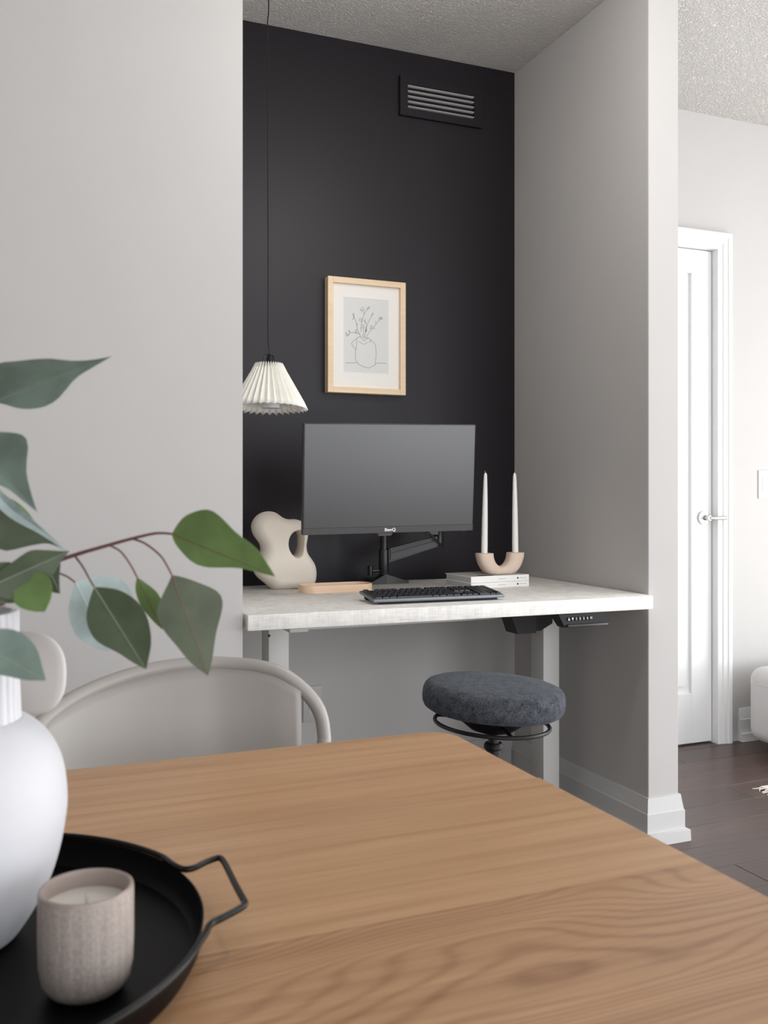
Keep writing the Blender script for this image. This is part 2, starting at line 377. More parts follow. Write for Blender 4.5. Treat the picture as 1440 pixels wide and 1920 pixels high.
# door_1 in the far wall, with its casing trim_1
m = MB(); dt = 0.035; yd = YFAR + .025
def rails(m, y0, y1):
    st = 0.112
    for a, b in ((DX0 + .003, DX0 + st), (DX1 - st, DX1 - .003)): m.box(a, b, y0, y1, .006, DZ - .003, 0.002, 1)
    for a, b in ((.006, .22), (DZ - .105, DZ - .003)): m.box(DX0 + st, DX1 - st, y0, y1, a, b, 0.002, 1)
rails(m, yd, yd + dt)
door = struct('door_1', m, WHITE)
for a, b in ((.22, DZ - .105),):
    m = MB(); x0, x1 = DX0 + .112, DX1 - .112
    m.box(x0, x1, yd + .014, yd + .024, a, b)
    m.prism([(x0 + .03, a + .03), (x1 - .03, a + .03), (x1 - .03, b - .03), (x0 + .03, b - .03)], yd + .006, yd + .014, lambda p, q_, d: Vector((p, d, q_)))
    part('panel', m, WHITE, door)
hc = on_y(1322, 971, yd - .02); hx, hz = 2.8165, hc.z
m = MB(); m.lathe([(0, 0), (.028, 0), (.03, .004), (.029, .010), (.012, .013), (.011, .045), (0, .047)], n=32, mat=Matrix.Translation((hx, yd, hz)) @ Matrix.Rotation(math.radians(90), 4, 'X'))
lev = [(hx, yd - .043, hz), (hx + .02, yd - .047, hz - .001), (hx + .05, yd - .047, hz - .001)]
m.tube(catmull(lev + [(hx + .085, yd - .046, hz)], 4), 0.0085, 12)
part('handle', m, CHROME, door)['label'] = 'satin nickel lever handle'
CP = [(0, 0), (0, .010), (.004, .012), (.022, .012), (.026, .017), (.046, .018), (.050, .023), (.066, .024), (.070, .021), (.070, 0)]
m = MB(); vs = []; P = len(CP)
for (x, z, sx, sz) in ((DX1, 0, 1, 0), (DX1, DZ, 1, 1), (DX0, DZ, -1, 1), (DX0, 0, -1, 0)):
    vs += [(x + sx * a, YFAR - b, z + sz * a) for a, b in CP]
fs = [tuple(range(P)), tuple(3 * P + k for k in range(P))] + [(i * P + k, i * P + (k + 1) % P, (i + 1) * P + (k + 1) % P, (i + 1) * P + k) for i in range(3) for k in range(P)]
m.add(vs, fs)
m.box(DX1, DX1 + .011, YFAR, YFAR + .1, 0, DZ + .01); m.box(DX0 - .011, DX0, YFAR, YFAR + .1, 0, DZ + .01); m.box(DX0, DX1, YFAR, YFAR + .1, DZ, DZ + .011)
struct('trim_1', m, WHITE)

# ================================================================== DINING TABLE
TZ = 0.74
tx0, tx1, ty0, ty1 = -1.15, 0.593, 0.33, 1.205
t = thing('dining_table', 'light oak dining table with rounded corners in the foreground', 'table', (-0.28, 0.77, 0))
rc = 0.042
bounds = [ty0, 0.418, 0.682, 0.957, ty1]
mats_ = [TABLE[1], TABLE[2], TABLE[1], TABLE[0]]
for i in range(4):
    a, b = bounds[i], bounds[i + 1]
    poly = []
    def corner(cx, cy, a0):
        return [(cx + rc * math.cos(math.radians(a0 + 90 * k / 8)), cy + rc * math.sin(math.radians(a0 + 90 * k / 8))) for k in range(9)]
    poly += corner(tx0 + rc, a + rc, 180) if i == 0 else [(tx0, a)]
    poly += corner(tx1 - rc, a + rc, 270) if i == 0 else [(tx1, a)]
    poly += corner(tx1 - rc, b - rc, 0) if i == 3 else [(tx1, b)]
    poly += corner(tx0 + rc, b - rc, 90) if i == 3 else [(tx0, b)]
    bm = bmesh.new(); vb = [bm.verts.new((p[0], p[1], TZ - .026)) for p in poly]; f = bm.faces.new(vb)
    r_ = bmesh.ops.extrude_face_region(bm, geom=[f]); top = [e for e in r_['geom'] if isinstance(e, bmesh.types.BMVert)]
    for q_ in top: q_.co.z = TZ
    bm.normal_update()
    inner = lambda p: (abs(p.y - a) < 1e-5 and i > 0) or (abs(p.y - b) < 1e-5 and i < 3)
    ed = [e for e in bm.edges if all(abs(q_.co.z - TZ) < 1e-6 for q_ in e.verts)]
    outer = [e for e in ed if not all(inner(q_.co) for q_ in e.verts)]
    seam = [e for e in ed if e not in outer]
    bmesh.ops.bevel(bm, geom=outer, offset=0.004, segments=3, affect='EDGES', profile=0.5)
    m = MB(); bm.verts.index_update(); m.add([q_.co.copy() for q_ in bm.verts], [[q_.index for q_ in f.verts] for f in bm.faces]); bm.free()
    part('tabletop_board', m, mats_[i], t, 30)
m = MB(); m.box(tx0 + .12, tx1 - .12, ty0 + .09, ty0 + .112, TZ - .10, TZ - .0265); m.box(tx0 + .12, tx1 - .12, ty1 - .112, ty1 - .09, TZ - .10, TZ - .0265)
m.box(tx0 + .12, tx0 + .142, ty0 + .112, ty1 - .112, TZ - .10, TZ - .0265); m.box(tx1 - .142, tx1 - .12, ty0 + .112, ty1 - .112, TZ - .10, TZ - .0265)
part('apron', m, TABLE[0], t)
for sx, sy in ((tx0 + .09, ty0 + .08), (tx1 - .09, ty0 + .08), (tx0 + .09, ty1 - .08), (tx1 - .09, ty1 - .08)):
    part('leg', MB().lathe([(.016, 0), (.024, TZ - .1), (.026, TZ - .0265)], (sx, sy), 24), TABLE[0], t)

# ================================================================== TRAY, CANDLE, VASE on the table
TCX, TCY, TR, TRZ = -0.0450, 0.7290, 0.1910, 0.7660
WR, WZ = 0.1938, 0.7672                    # wire of the rim
t = thing('serving_tray', 'round black metal tray with a wire handle on the oak table', 'tray', (TCX, TCY, TZ))
m = MB().lathe([(0, TZ + .0005), (TR - .014, TZ + .0005), (TR - .0065, TZ + .002), (TR - .002, TZ + .010), (TR, TRZ), (TR - .0012, TRZ + .0002), (TR - .0034, TZ + .011), (TR - .0068, TZ + .0058), (TR - .0085, TZ + .0045), (0, TZ + .004)], (TCX, TCY), 128)
part('pan', m, TRAYBLACK, t)
hp = [(303, 1608), (325.7, 1622), (341, 1629), (353, 1630), (366, 1626.5), (385, 1617), (402, 1610.5), (412, 1609), (419, 1615), (430, 1636), (444, 1664), (457, 1687.5), (459.5, 1694), (455, 1700), (440, 1709), (415, 1722), (399, 1730), (391, 1738), (386, 1749), (380, 1765)]
hw = [on_z(a, b, WZ) for a, b in hp]
def onwire(p): a = math.atan2(p.y - TCY, p.x - TCX); return Vector((TCX + WR * math.cos(a), TCY + WR * math.sin(a), WZ)), a
hw[0], a0 = onwire(hw[0]); hw[-1], a1 = onwire(hw[-1])
def arc(a, b, k): return [Vector((TCX + WR * math.cos(a + (b - a) * i / k), TCY + WR * math.sin(a + (b - a) * i / k), WZ)) for i in range(k + 1)]
TRAYWIRE = mat('black_enamelled_wire', (6, 6, 7), 0.28, spec=0.28, bump=0.02, bscale=300)
part('rim', MB().tube(arc(a0, a1 + 2 * math.pi, 90), 0.0026, 12), TRAYWIRE, t)
hc_ = catmull(hw, 5)
part('handle', MB().tube(hc_, 0.0026, 12), TRAYWIRE, t)
part('handle', MB().tube([Vector((2 * TCX - p.x, 2 * TCY - p.y, p.z)) for p in hc_], 0.0026, 12), TRAYWIRE, t)

CX, CY, CZ = 0.0565, 0.657, TZ + .0046
t = thing('candle', 'white candle in a ribbed taupe stoneware tumbler on the black tray', 'candle', (CX, CY, CZ))
R_ = 0.0308
m = MB().lathe([(0, CZ), (.019, CZ), (.0245, CZ + .0025), (.0285, CZ + .009), (.0302, CZ + .018), (R_, CZ + .034), (R_, CZ + .066), (R_ - .0004, CZ + .0682), (R_ - .0016, CZ + .0690), (R_ - .0030, CZ + .0684), (R_ - .0036, CZ + .066), (R_ - .0036, CZ + .0535), (0, CZ + .0535)], (CX, CY), 72)
for i, f in enumerate(m.f):
    if min(m.v[k].z for k in f) > CZ + .0655 or (max((m.v[k].xy - Vector((CX, CY))).length for k in f) < R_ - .003 and min(m.v[k].z for k in f) > CZ + .05): m.m[i] = 1
part('vessel', m, [MUG, MUGIN], t)
part('wax', MB().lathe([(0, CZ + .0536), (R_ - .0037, CZ + .0536), (R_ - .0037, CZ + .0572), (R_ - .005, CZ + .0568), (.004, CZ + .0566), (0, CZ + .0566)], (CX, CY), 64), mat('cream_wax', (226, 222, 214), 0.4), t)
part('wick', MB().tube([(CX, CY, CZ + .0565), (CX + .0004, CY, CZ + .060), (CX - .0003, CY, CZ + .0635)], 0.0008, 8), WICK, t)

VX, VY, VZ = -0.030, 0.765, TZ + .0046
t = thing('vase', 'white matte vase with round belly and fluted neck on the black tray', 'vase', (VX, VY, VZ))
prof = [(0.0, 0), (.040, 0), (.046, .002), (.0525, .010), (.0625, .026), (.0715, .045), (.0775, .066), (.0812, .088), (.0818, .100), (.0805, .117), (.0765, .133), (.0690, .147), (.0590, .1575), (.0505, .163)]
pp = [Vector((a, 0, b)) for a, b in prof]
sm = [(max(0, p.x), p.z) for p in catmull(pp[1:], 4)]
m = MB().lathe([(0, VZ)] + [(a, VZ + b) for a, b in sm] + [(.047, VZ + .1635), (.0, VZ + .1635)], (VX, VY), 96)
part('body', m, VASEW, t)
nf = 36; K = nf * 10; zs = [(.160, .0496), (.166, .0488), (.19, .0478), (.225, .0474), (.2405, .0474), (.2425, .0466)]
vs = []; fs = []
for z, r in zs:
    for k in range(K):
        a = 2 * math.pi * k / K; g = abs(math.cos(nf * a / 2)); fade = min(1, max(0, (z - .160) / .008))
        rr = r - .0030 * fade * (1 - g) ** 2.0
        vs.append((VX + rr * math.cos(a), VY + rr * math.sin(a), VZ + z))
for r, z in ((.0420, .2425), (.0415, .17)):
    for k in range(K): a = 2 * math.pi * k / K; vs.append((VX + r * math.cos(a), VY + r * math.sin(a), VZ + z))
for i in range(len(zs) + 1):
    for k in range(K): fs.append((i * K + k, i * K + (k + 1) % K, (i + 1) * K + (k + 1) % K, (i + 1) * K + k))
m = MB(); m.add(vs, fs); part('neck', m, VASEW, t, 50)
# the flat round ear at the back of the neck
ec = at(44, 1263, 0.83); er = 0.0385
en = (O - ec); en.z = 0; en.normalize(); en = Matrix.Rotation(math.radians(-24), 3, 'Z') @ en
ex = Vector((0, 0, 1)).cross(en).normalized()
def earp(a, b, d): return ec + ex * a + Vector((0, 0, 1)) * b + en * d
m = MB(); vs = []; fs = []; K = 64
rings = [(0.0, .0035), (.8, .0035), (.93, .003), (.985, .0015), (1, 0), (.985, -.0015), (.93, -.003), (.8, -.0035), (0, -.0035)]
for s_, d in rings[1:-1]:
    for k in range(K):
        a = 2 * math.pi * k / K; c_, s2 = math.cos(a), math.sin(a); g = (abs(c_) ** 2.5 + abs(s2) ** 2.5) ** (-1 / 2.5)
        vs.append(earp(er * s_ * g * c_, er * s_ * g * s2 * .97, d))
L = len(rings) - 2
fs = [tuple(range(K))[::-1], tuple((L - 1) * K + k for k in range(K))]
for i in range(L - 1):
    for k in range(K): fs.append((i * K + k, i * K + (k + 1) % K, (i + 1) * K + (k + 1) % K, (i + 1) * K + k))
m.add(vs, fs)
m.tube([Vector((VX + .03, VY + .03, ec.z)), ec - en * .001 - ex * .02], .012, 16)
part('handle', m, VASEH, t)['label'] = 'pale grey flat round handle behind the neck'

# ================================================================== EUCALYPTUS
def leaf(parent, base, tip, left, right, front, back, vein, fold=0.12, bend=0.0, roll=0.0, wave=0.0, d0=None, d1=None):
    """leaf from base to tip (x, y, distance); left/right: half widths in pixels of the frame as (t, w) lists; left = towards the top/right of the axis turned +90"""
    b = at(*base); e = at(*tip); ax = e - b; L = ax.length; u = ax.normalized()
    mid = (b + e) / 2; view = (mid - O).normalized(); sd = u.cross(view).normalized()      # sideways in the picture
    nr = sd.cross(u).normalized()
    Rm = Matrix.Rotation(math.radians(roll), 3, u); sd = Rm @ sd; nr = Rm @ nr
    comp = 1 / max(0.35, math.cos(math.radians(roll)))
    dm = (base[2] + tip[2]) / 2
    def wid(lst, q_):
        xs = [p[0] for p in lst]; ys = [p[1] for p in lst]
        pts = catmull([Vector((a, c, 0)) for a, c in lst], 10)
        return float(np.interp(q_, [p.x for p in pts], [p.y for p in pts])) * dm / FPX * comp
    NT, NS = 26, 5; vs = []; mids = []
    ts = [0.5 - 0.5 * math.cos(math.pi * i / NT) for i in range(NT + 1)]
    grid = []
    for q_ in ts:
        c = b + u * (L * q_) + nr * (bend * L * 4 * q_ * (1 - q_)); mids.append(c)
        rowv = []
        for k in range(-NS, NS + 1):
            s_ = k / NS; wv = wid(left if s_ > 0 else right, q_) * abs(s_)
            off = sd * (wv if s_ > 0 else -wv) - nr * (-fold * wv * (1.0)) + nr * wave * wv * math.sin(q_ * 7 + (1 if s_ > 0 else 2.2))
            rowv.append(c + off)
        grid.append(rowv)
    W_ = 2 * NS + 1; th = 0.00022
    m = MB(); vs = [p + nr * -th for r_ in grid for p in r_] + [p + nr * th for r_ in grid for p in r_]
    H_ = (NT + 1) * W_; fs = []; ms = []
    for i in range(NT):
        for k in range(W_ - 1):
            a = i * W_ + k; fs.append((a, a + 1, a + W_ + 1, a + W_)); ms.append(0)
            fs.append((H_ + a, H_ + a + W_, H_ + a + W_ + 1, H_ + a + 1)); ms.append(1)
        for k in (0, W_ - 1):
            a = i * W_ + k; fs.append((a, a + W_, H_ + a + W_, H_ + a)); ms.append(0)
    m.add(vs, fs); m.m = ms
    lf = part('leaf', m, [front, back], parent, 60)
    n_ = len(mids)
    if vein: part('midrib', MB().tube([p - nr * .0002 for p in mids], [.00055 * (1 - .75 * i / n_) for i in range(n_)], 6), vein, lf)
    return lf
def stems(parent, lines):
    m = MB()
    for pts, r0, r1 in lines:
        c = catmull([p if isinstance(p, Vector) else at(*p) for p in pts], 6); n_ = len(c)
        m.tube(c, [r0 + (r1 - r0) * i / (n_ - 1) for i in range(n_)], 8)
    return part('stem', m, STEM, parent)
MOUTH = Vector((VX, VY, VZ + .17))
OV = [(0, 0), (.06, .34), (.2, .8), (.35, 1), (.5, .93), (.68, .62), (.84, .26), (.94, .09), (1, 0)]
def ov(w_): return [(a, b * w_) for a, b in OV]
ZA = .735
b1 = thing('eucalyptus_branch', 'eucalyptus twig reaching right from the vase over the chair', 'branch', MOUTH, 'eucalyptus in the white vase')
stems(b1, [([MOUTH + Vector((0, -.008, -.02)), (10, 1120, .74), (50, 1082, .745), (97, 1057, .745), (139, 1041, .742), (204, 1022, .74), (247.5, 1010, .737), (292, 1000, .735), (322, 1001, .733)], .0022, .0009),
           ([(247.5, 1010, .737), (272, 1019, .735), (300, 1041, .73), (314, 1062, .727), (322, 1078, .725)], .0009, .0007),
           ([(204, 1022, .74), (225, 1033, .742), (243, 1056, .745), (257, 1082, .747)], .0009, .0007),
           ([(139, 1041, .742), (155, 1062, .735), (168, 1086, .73), (177, 1101, .728)], .0009, .0007),
           ([(80, 1064, .745), (106, 1073, .752), (126, 1081, .756), (141, 1092, .758)], .0009, .0007)])
leaf(b1, (322, 1001, .733), (516, 1081, .70), [(0, 0), (.04, 26), (.1, 46), (.25, 68), (.375, 67), (.565, 49), (.78, 35), (.92, 14), (1, 0)], [(0, 0), (.05, 12), (.12, 21), (.26, 33), (.41, 32), (.68, 11), (.917, 3), (1, 0)], LEAF_B, LEAF_D, VEIN, fold=-.10, roll=12)
leaf(b1, (322, 1078, .725), (390, 1267, .71), [(0, 0), (.05, 18), (.14, 42), (.28, 72), (.42, 72), (.65, 42), (.85, 20), (.94, 9), (1, 0)], [(0, 0), (.06, 10), (.2, 36), (.3, 48), (.45, 47), (.66, 33), (.82, 22), (.94, 8), (1, 0)], LEAF_O, LEAF_D, VEIN, fold=.10, roll=-14)
leaf(b1, (257, 1082, .747), (304, 1180, .755), [(0, 0), (.15, 9), (.4, 20), (.7, 18), (.9, 7), (1, 0)], [(0, 0), (.1, 8), (.25, 15), (.5, 17), (.8, 9), (1, 0)], LEAF_B, LEAF_B, VEIN, fold=.15, roll=20)
leaf(b1, (177, 1101, .728), (274, 1255, .71), [(0, 0), (.06, 14), (.2, 38), (.4, 53), (.6, 52), (.8, 36), (.93, 14), (1, 0)], [(0, 0), (.05, 12), (.2, 38), (.35, 47), (.5, 45), (.7, 26), (.88, 12), (1, 0)], LEAF_D, LEAF_U, VEINP, fold=-.12, roll=15)
leaf(b1, (141, 1092, .758), (206, 1222, .775), [(0, 0), (.03, 26), (.08, 44), (.2, 74), (.4, 84), (.6, 76), (.82, 40), (.95, 12), (1, 0)], [(0, 0), (.06, 8), (.3, 34), (.6, 40), (.85, 22), (1, 0)], LEAF_U, LEAF_D, VEINB, fold=.06, roll=-10)
b2 = thing('eucalyptus_branch', 'eucalyptus twig rising upward at the left picture edge, greyish leaves', 'branch', MOUTH + Vector((-.008, 0, 0)), 'eucalyptus in the white vase')
stems(b2, [([MOUTH + Vector((-.012, 0, -.02)), (-50, 1100, .72), (-62, 1000, .72), (-58, 900, .73), (-45, 810, .74), (-20, 757, .735)], .0024, .0009),
           ([(-60, 930, .727), (-45, 880, .72), (-30, 850, .715)], .0009, .0007), ([(-62, 1010, .72), (-45, 960, .71), (-30, 925, .70)], .0009, .0007), ([(-60, 985, .721), (-40, 935, .735), (-15, 918, .745)], .0009, .0007)])
leaf(b2, (-20, 757, .735), (210, 668, .70), [(0, 0), (.05, 12), (.12, 40), (.25, 62), (.4, 54), (.6, 38), (.75, 17), (.88, 6), (1, 0)], [(0, 0), (.1, 8), (.25, 30), (.42, 41), (.55, 36), (.7, 14), (.85, 6), (1, 0)], LEAF_G, LEAF_D, VEINP, fold=-.5, roll=0)
leaf(b2, (-60, 830, .715), (70, 960, .69), [(0, 0), (.08, 30), (.2, 54), (.423, 78), (.535, 75), (.62, 52), (.692, 35), (.846, 15), (1, 0)], [(0, 0), (.12, 20), (.3, 25), (.546, 15), (.665, 7), (.858, 3.5), (1, 0)], LEAF_G, LEAF_D, VEINP, fold=-.45, roll=0, wave=.06)
leaf(b2, (-30, 918, .70), (120, 1032, .715), [(0, 0), (.15, 0), (.4, -6), (.65, -6), (.85, -2), (1, 0)], [(0, 0), (.12, 38), (.35, 70), (.55, 66), (.66, 42), (.8, 12), (.9, 3), (1, 0)], LEAF_D, LEAF_U, None, fold=.12, roll=5)
leaf(b2, (-22, 898, .697), (130, 1037, .692), [(0, 0), (.2, -10), (.3, -12), (.45, -10), (.7, -3), (1, 0)], [(0, 0), (.2, 22), (.3, 26), (.45, 23), (.7, 10), (1, 0)], LEAF_U, LEAF_U, None, fold=.0, roll=8)
leaf(b2, (3, 930, .735), (66, 992, .74), [(0, 0), (.2, 9), (.45, 13), (.7, 12), (.9, 7), (1, 0)], [(0, 0), (.3, 12), (.6, 10), (1, 0)], LEAF_B, LEAF_D, None, fold=.1, roll=0)
b3 = thing('eucalyptus_branch', 'short eucalyptus sprig with dark and drooping leaves over the vase mouth', 'branch', MOUTH + Vector((.008, -.01, 0)), 'eucalyptus in the white vase')
stems(b3, [([MOUTH + Vector((.006, -.012, -.02)), (-40, 1130, .69), (-45, 1090, .68), (-30, 1062, .675)], .0022, .0009),
           ([(-40, 1120, .687), (-58, 1130, .66), (-66, 1165, .64), (-62, 1195, .63)], .0009, .0007), ([(-42, 1105, .684), (0, 1085, .70), (45, 1062, .71), (80, 1052, .715)], .0011, .0007),
           ([(0, 1085, .70), (24, 1080, .69), (46, 1082, .684)], .0009, .0007)])
leaf(b3, (-30, 1105, .675), (131, 1033, .69), [(0, 0), (.2, 18), (.4, 26), (.6, 32), (.75, 22), (.9, 8), (1, 0)], [(0, 0), (.15, 30), (.4, 54), (.6, 40), (.75, 24), (.9, 8), (1, 0)], LEAF_D, LEAF_G, VEINP, fold=.15, roll=-10)
leaf(b3, (80, 1045, .715), (113, 1113, .71), [(0, 0), (.12, 20), (.3, 24), (.6, 12), (.85, 4), (1, 0)], [(0, 0), (.15, 20), (.45, 30), (.75, 22), (.92, 8), (1, 0)], LEAF_D, LEAF_D, VEINP, fold=.1, roll=10)
leaf(b3, (46, 1082, .684), (84, 1147, .672), [(0, 0), (.1, 24), (.3, 36), (.55, 36), (.8, 24), (.93, 10), (1, 0)], [(0, 0), (.1, 22), (.35, 36), (.6, 32), (.85, 16), (1, 0)], LEAF_B, LEAF_D, None, fold=-.1, roll=14)
leaf(b3, (-62, 1195, .63), (86, 1276, .63), [(0, 0), (.1, 22), (.3, 46), (.5, 52), (.7, 42), (.88, 18), (1, 0)], [(0, 0), (.15, 26), (.4, 40), (.6, 28), (.8, 18), (.94, 6), (1, 0)], LEAF_G, LEAF_D, VEINP, fold=-.12, roll=-15)
leaf(b3, (-30, 1062, .675), (30, 1128, .70), ov(42), ov(50), LEAF_D, LEAF_D, VEINP, fold=.15, roll=15)
leaf(b3, (-45, 1090, .68), (46, 1132, .695), ov(30), ov(22), LEAF_D, LEAF_D, VEINP, fold=.1, roll=-10)

# ================================================================== DINING CHAIR
CC = 0.262
t = thing('dining_chair', 'pale grey plastic chair with rounded tube back behind the oak table', 'chair', (CC, 1.28, 0))
archp = [(608, 1402, 1.415), (608, 1385, 1.42), (603, 1347, 1.425), (590, 1318, 1.43), (563, 1288, 1.44), (525, 1262, 1.455), (480, 1249, 1.475), (440, 1245.5, 1.49), (400, 1244, 1.50), (350, 1246, 1.503), (300, 1252.5, 1.503), (240, 1267, 1.497), (180, 1289, 1.482), (130, 1314, 1.46), (90, 1343, 1.435), (68, 1368, 1.415), (56, 1395, 1.40)]
AP = [on_y(a, b, c) for a, b, c in archp]
tail_r = [(0.492, 1.40, .60), (0.497, 1.36, .54), (0.497, 1.30, .475)]
tail_l = [(0.022, 1.375, .60), (0.018, 1.34, .54), (0.020, 1.30, .475)]
tube_pts = [Vector(p) for p in tail_r[::-1]] + AP + [Vector(p) for p in tail_l]
part('back_frame', MB().tube(catmull(tube_pts, 5), .0112, 16), CHAIR, t)
# backrest shell, hung inside the arch: its upper edge follows the tube, its sides drop straight
AC = catmull(AP, 8)
i0 = min(range(len(AC)), key=lambda i: abs(AC[i].x - .449)); 
xs_ = sorted([(p.x, p.y, p.z) for p in AC if p.z > .70], key=lambda p: p[0])
gx = [p[0] for p in xs_]; gy = [p[1] for p in xs_]; gz = [p[2] for p in xs_]
m = MB(); NX, NZ = 40, 18; xa, xb = .062, .449; vs = []
for i in range(NX + 1):
    X_ = xa + (xb - xa) * i / NX; yt = float(np.interp(X_, gx, gy)); zt = float(np.interp(X_, gx, gz)) - .004
    for k in range(NZ + 1):
        s_ = k / NZ; z_ = zt + (.445 - zt) * s_
        cz = (.81 - z_)
        nar = 1 - .06 * s_
        vs.append(Vector((CC + (X_ - CC) * nar, yt - .004 - .10 * cz - .03 * math.sin(math.pi * s_) * (1 - ((X_ - CC) / .2) ** 2), z_)))
fs = [(i * (NZ + 1) + k, (i + 1) * (NZ + 1) + k, (i + 1) * (NZ + 1) + k + 1, i * (NZ + 1) + k + 1) for i in range(NX) for k in range(NZ)]
m.add(vs, fs); o = part('backrest', m, CHAIR, t, 60)
md = o.modifiers.new('thickness', 'SOLIDIFY'); md.thickness = .006; md.offset = 0
m = MB(); NX, NY = 24, 20; vs = []
for i in range(NX + 1):
    for k in range(NY + 1):
        a = -1 + 2 * i / NX; b = k / NY; ww = .215 + .02 * math.sin(b * 2.4)
        vs.append(Vector((CC + a * ww * (1 - .12 * (1 - b) ** 3), .90 + .46 * b, .452 - .018 * (1 - a * a) * math.sin(math.pi * min(1, b * 1.1)) + .012 * b ** 6 - .012 * (1 - b) ** 5)))
fs = [(i * (NY + 1) + k, (i + 1) * (NY + 1) + k, (i + 1) * (NY + 1) + k + 1, i * (NY + 1) + k + 1) for i in range(NX) for k in range(NY)]
m.add(vs, fs); o = part('seat', m, CHAIR, t, 60); md = o.modifiers.new('thickness', 'SOLIDIFY'); md.thickness = .008; md.offset = 0
for sx in (-1, 1):
    part('leg', MB().tube(catmull([(CC + sx * .18, .96, .438), (CC + sx * .205, .945, .40), (CC + sx * .225, .93, 0.0)], 5), .0112, 14), CHAIR, t)
    part('leg', MB().tube(catmull([(CC + sx * .236, 1.302, .478), (CC + sx * .238, 1.34, .40), (CC + sx * .24, 1.40, 0.0)], 5), .0112, 14), CHAIR, t)

# ================================================================== DESK
DZT, DZB = .766, .725
t = thing('standing_desk', 'white linen-covered sit-stand desk filling the dark alcove', 'desk', (1.22, 2.72, 0))
fl_, fr_ = Vector((.5925, 2.340)), Vector((1.8405, 2.324))
dd = (fr_ - fl_).normalized(); ang = math.atan2(dd.y, dd.x); DL = (fr_ - fl_).length
DM = Matrix.Translation((fl_.x, fl_.y, 0)) @ Matrix.Rotation(ang, 4, 'Z')
part('desktop', MB().box(0, DL, 0, .745, DZB, DZT, .003, 2, mat=DM), LINEN, t)
for xa in (.7468, 1.6893):
    part('leg', MB().box(xa, xa + .0625, 2.70, 2.78, .03, DZB - .035, .003, 2), GREYMETAL, t)
    part('foot', MB().box(xa - .004, xa + .0665, 2.47, 3.05, 0, .03, .004, 2), GREYMETAL, t)
    part('bracket', MB().box(xa + .004, xa + .058, 2.50, 3.0, DZB - .035, DZB - .0005, .002, 1), GREYMETAL, t)
part('crossbeam', MB().box(.8095, 1.6885, 2.72, 2.76, .662, DZB - .002, .002, 1), GREYMETAL, t)
part('bolt', MB().lathe([(0, 0), (.004, 0), (.004, .003), (0, .003)], n=14, mat=Matrix.Translation((.748, 2.702, .655)) @ Matrix.Rotation(math.radians(90), 4, 'X')), BLACKPLASTIC, t)
# motor box: wedge hanging under the top right
pa = [on_y(a, b, 2.66) for a, b in ((940, 1150), (959, 1184.5), (1008, 1183), (1035, 1172), (1036, 1150))]
m = MB(); zt = DZB - .001
lo = min(p.z for p in pa)
poly = [(pa[0].x, zt), (pa[1].x, lo), (pa[2].x + .012, lo), (pa[4].x, lo + .022), (pa[4].x, zt)]
m.prism(poly, 2.66, 2.695, lambda a, b, d: Vector((a, d, b)))
m.prism([(pa[0].x + .0, zt), (pa[1].x, lo), (pa[2].x - .03, lo), (pa[2].x - .03, zt)], 2.62, 2.66, lambda a, b, d: Vector((a, d, b)))
part('motor_housing', m, BLACKPLASTIC, t)
# control panel with seven keys under the front edge
cpl = [on_y(a, b, 2.335) for a, b in ((1048, 1150), (1066, 1177), (1140, 1171), (1141, 1165), (1132, 1147))]
px0, px1 = cpl[1].x - .012, cpl[3].x; zlo = cpl[1].z + .0; 
m = MB(); prof = [(0.0, DZB - .001), (0.0, DZB - .006), (-.006, zlo + .004), (-.002, zlo), (.03, zlo), (.06, DZB - .001)]
vs = []; fs = []
for X_, dx in ((px0, -.014), (px1, .0)):
    for i, (a, b) in enumerate(prof): vs.append(Vector((X_ + (dx if b > DZB - .008 else 0), 2.345 + a, b)))
n_ = len(prof); fs = [tuple(range(n_))[::-1], tuple(range(n_, 2 * n_))] + [(i, (i + 1) % n_, n_ + (i + 1) % n_, n_ + i) for i in range(n_)]
m.add(vs, fs); cp = part('control_panel', m, BLACKPLASTIC, t)
part('lip', MB().box(px0 + .008, px1 - .003, 2.331, 2.346, zlo + .0005, zlo + .0085, .0015, 2), mat('panel_lip_plastic', (44, 42, 45), 0.4), cp)
def text(body, size, M_, mt, name, parent, sx=1.0, offset=0.0):
    c = bpy.data.curves.new('tmp', 'FONT'); c.body = body; c.size = size; c.align_x = 'CENTER'; c.align_y = 'CENTER'; c.offset = offset; c.resolution_u = 3
    o = bpy.data.objects.new('tmp', c); COL.objects.link(o)
    dg = bpy.context.evaluated_depsgraph_get(); me = o.evaluated_get(dg).to_mesh()
    m = MB(); m.add([M_ @ Vector((q_.co.x * sx, q_.co.y, 0)) for q_ in me.vertices], [tuple(p.vertices) for p in me.polygons])
    o.evaluated_get(dg).to_mesh_clear(); bpy.data.objects.remove(o); bpy.data.curves.remove(c)
    return part(name, m, mt, parent, keep=True)
slope = Matrix.Translation((0, 0, 0)) @ Matrix.Rotation(math.radians(90 - 9), 4, 'X')
zk = (DZB - .006 + zlo + .004) / 2 + .004
for i, s_ in enumerate(('up', 'down', '1', '2', '3', '4', 'M')):
    xk = px0 + .017 + i * .0128
    Mk = Matrix.Translation((xk, 2.345 - .0045, zk)) @ slope
    k_ = part('button', MB().box(-.0045, .0045, -.0055, .0055, -.002, .0008, .0006, 1, mat=Mk), KEYM, cp)
    Mt = Mk @ Matrix.Translation((0, 0, .00095))
    if s_ in ('up', 'down'):
        q_ = .0034 if s_ == 'up' else -.0034
        m = MB(); m.add([Mt @ Vector((-.0036, -q_, 0)), Mt @ Vector((.0036, -q_, 0)), Mt @ Vector((0, q_, 0))], [(0, 1, 2) if q_ > 0 else (0, 2, 1)]); part('printed_symbol', m, PRINTW, cp, keep=True)
    else: text(s_, .0098, Mt, PRINTW, 'printed_symbol', cp)

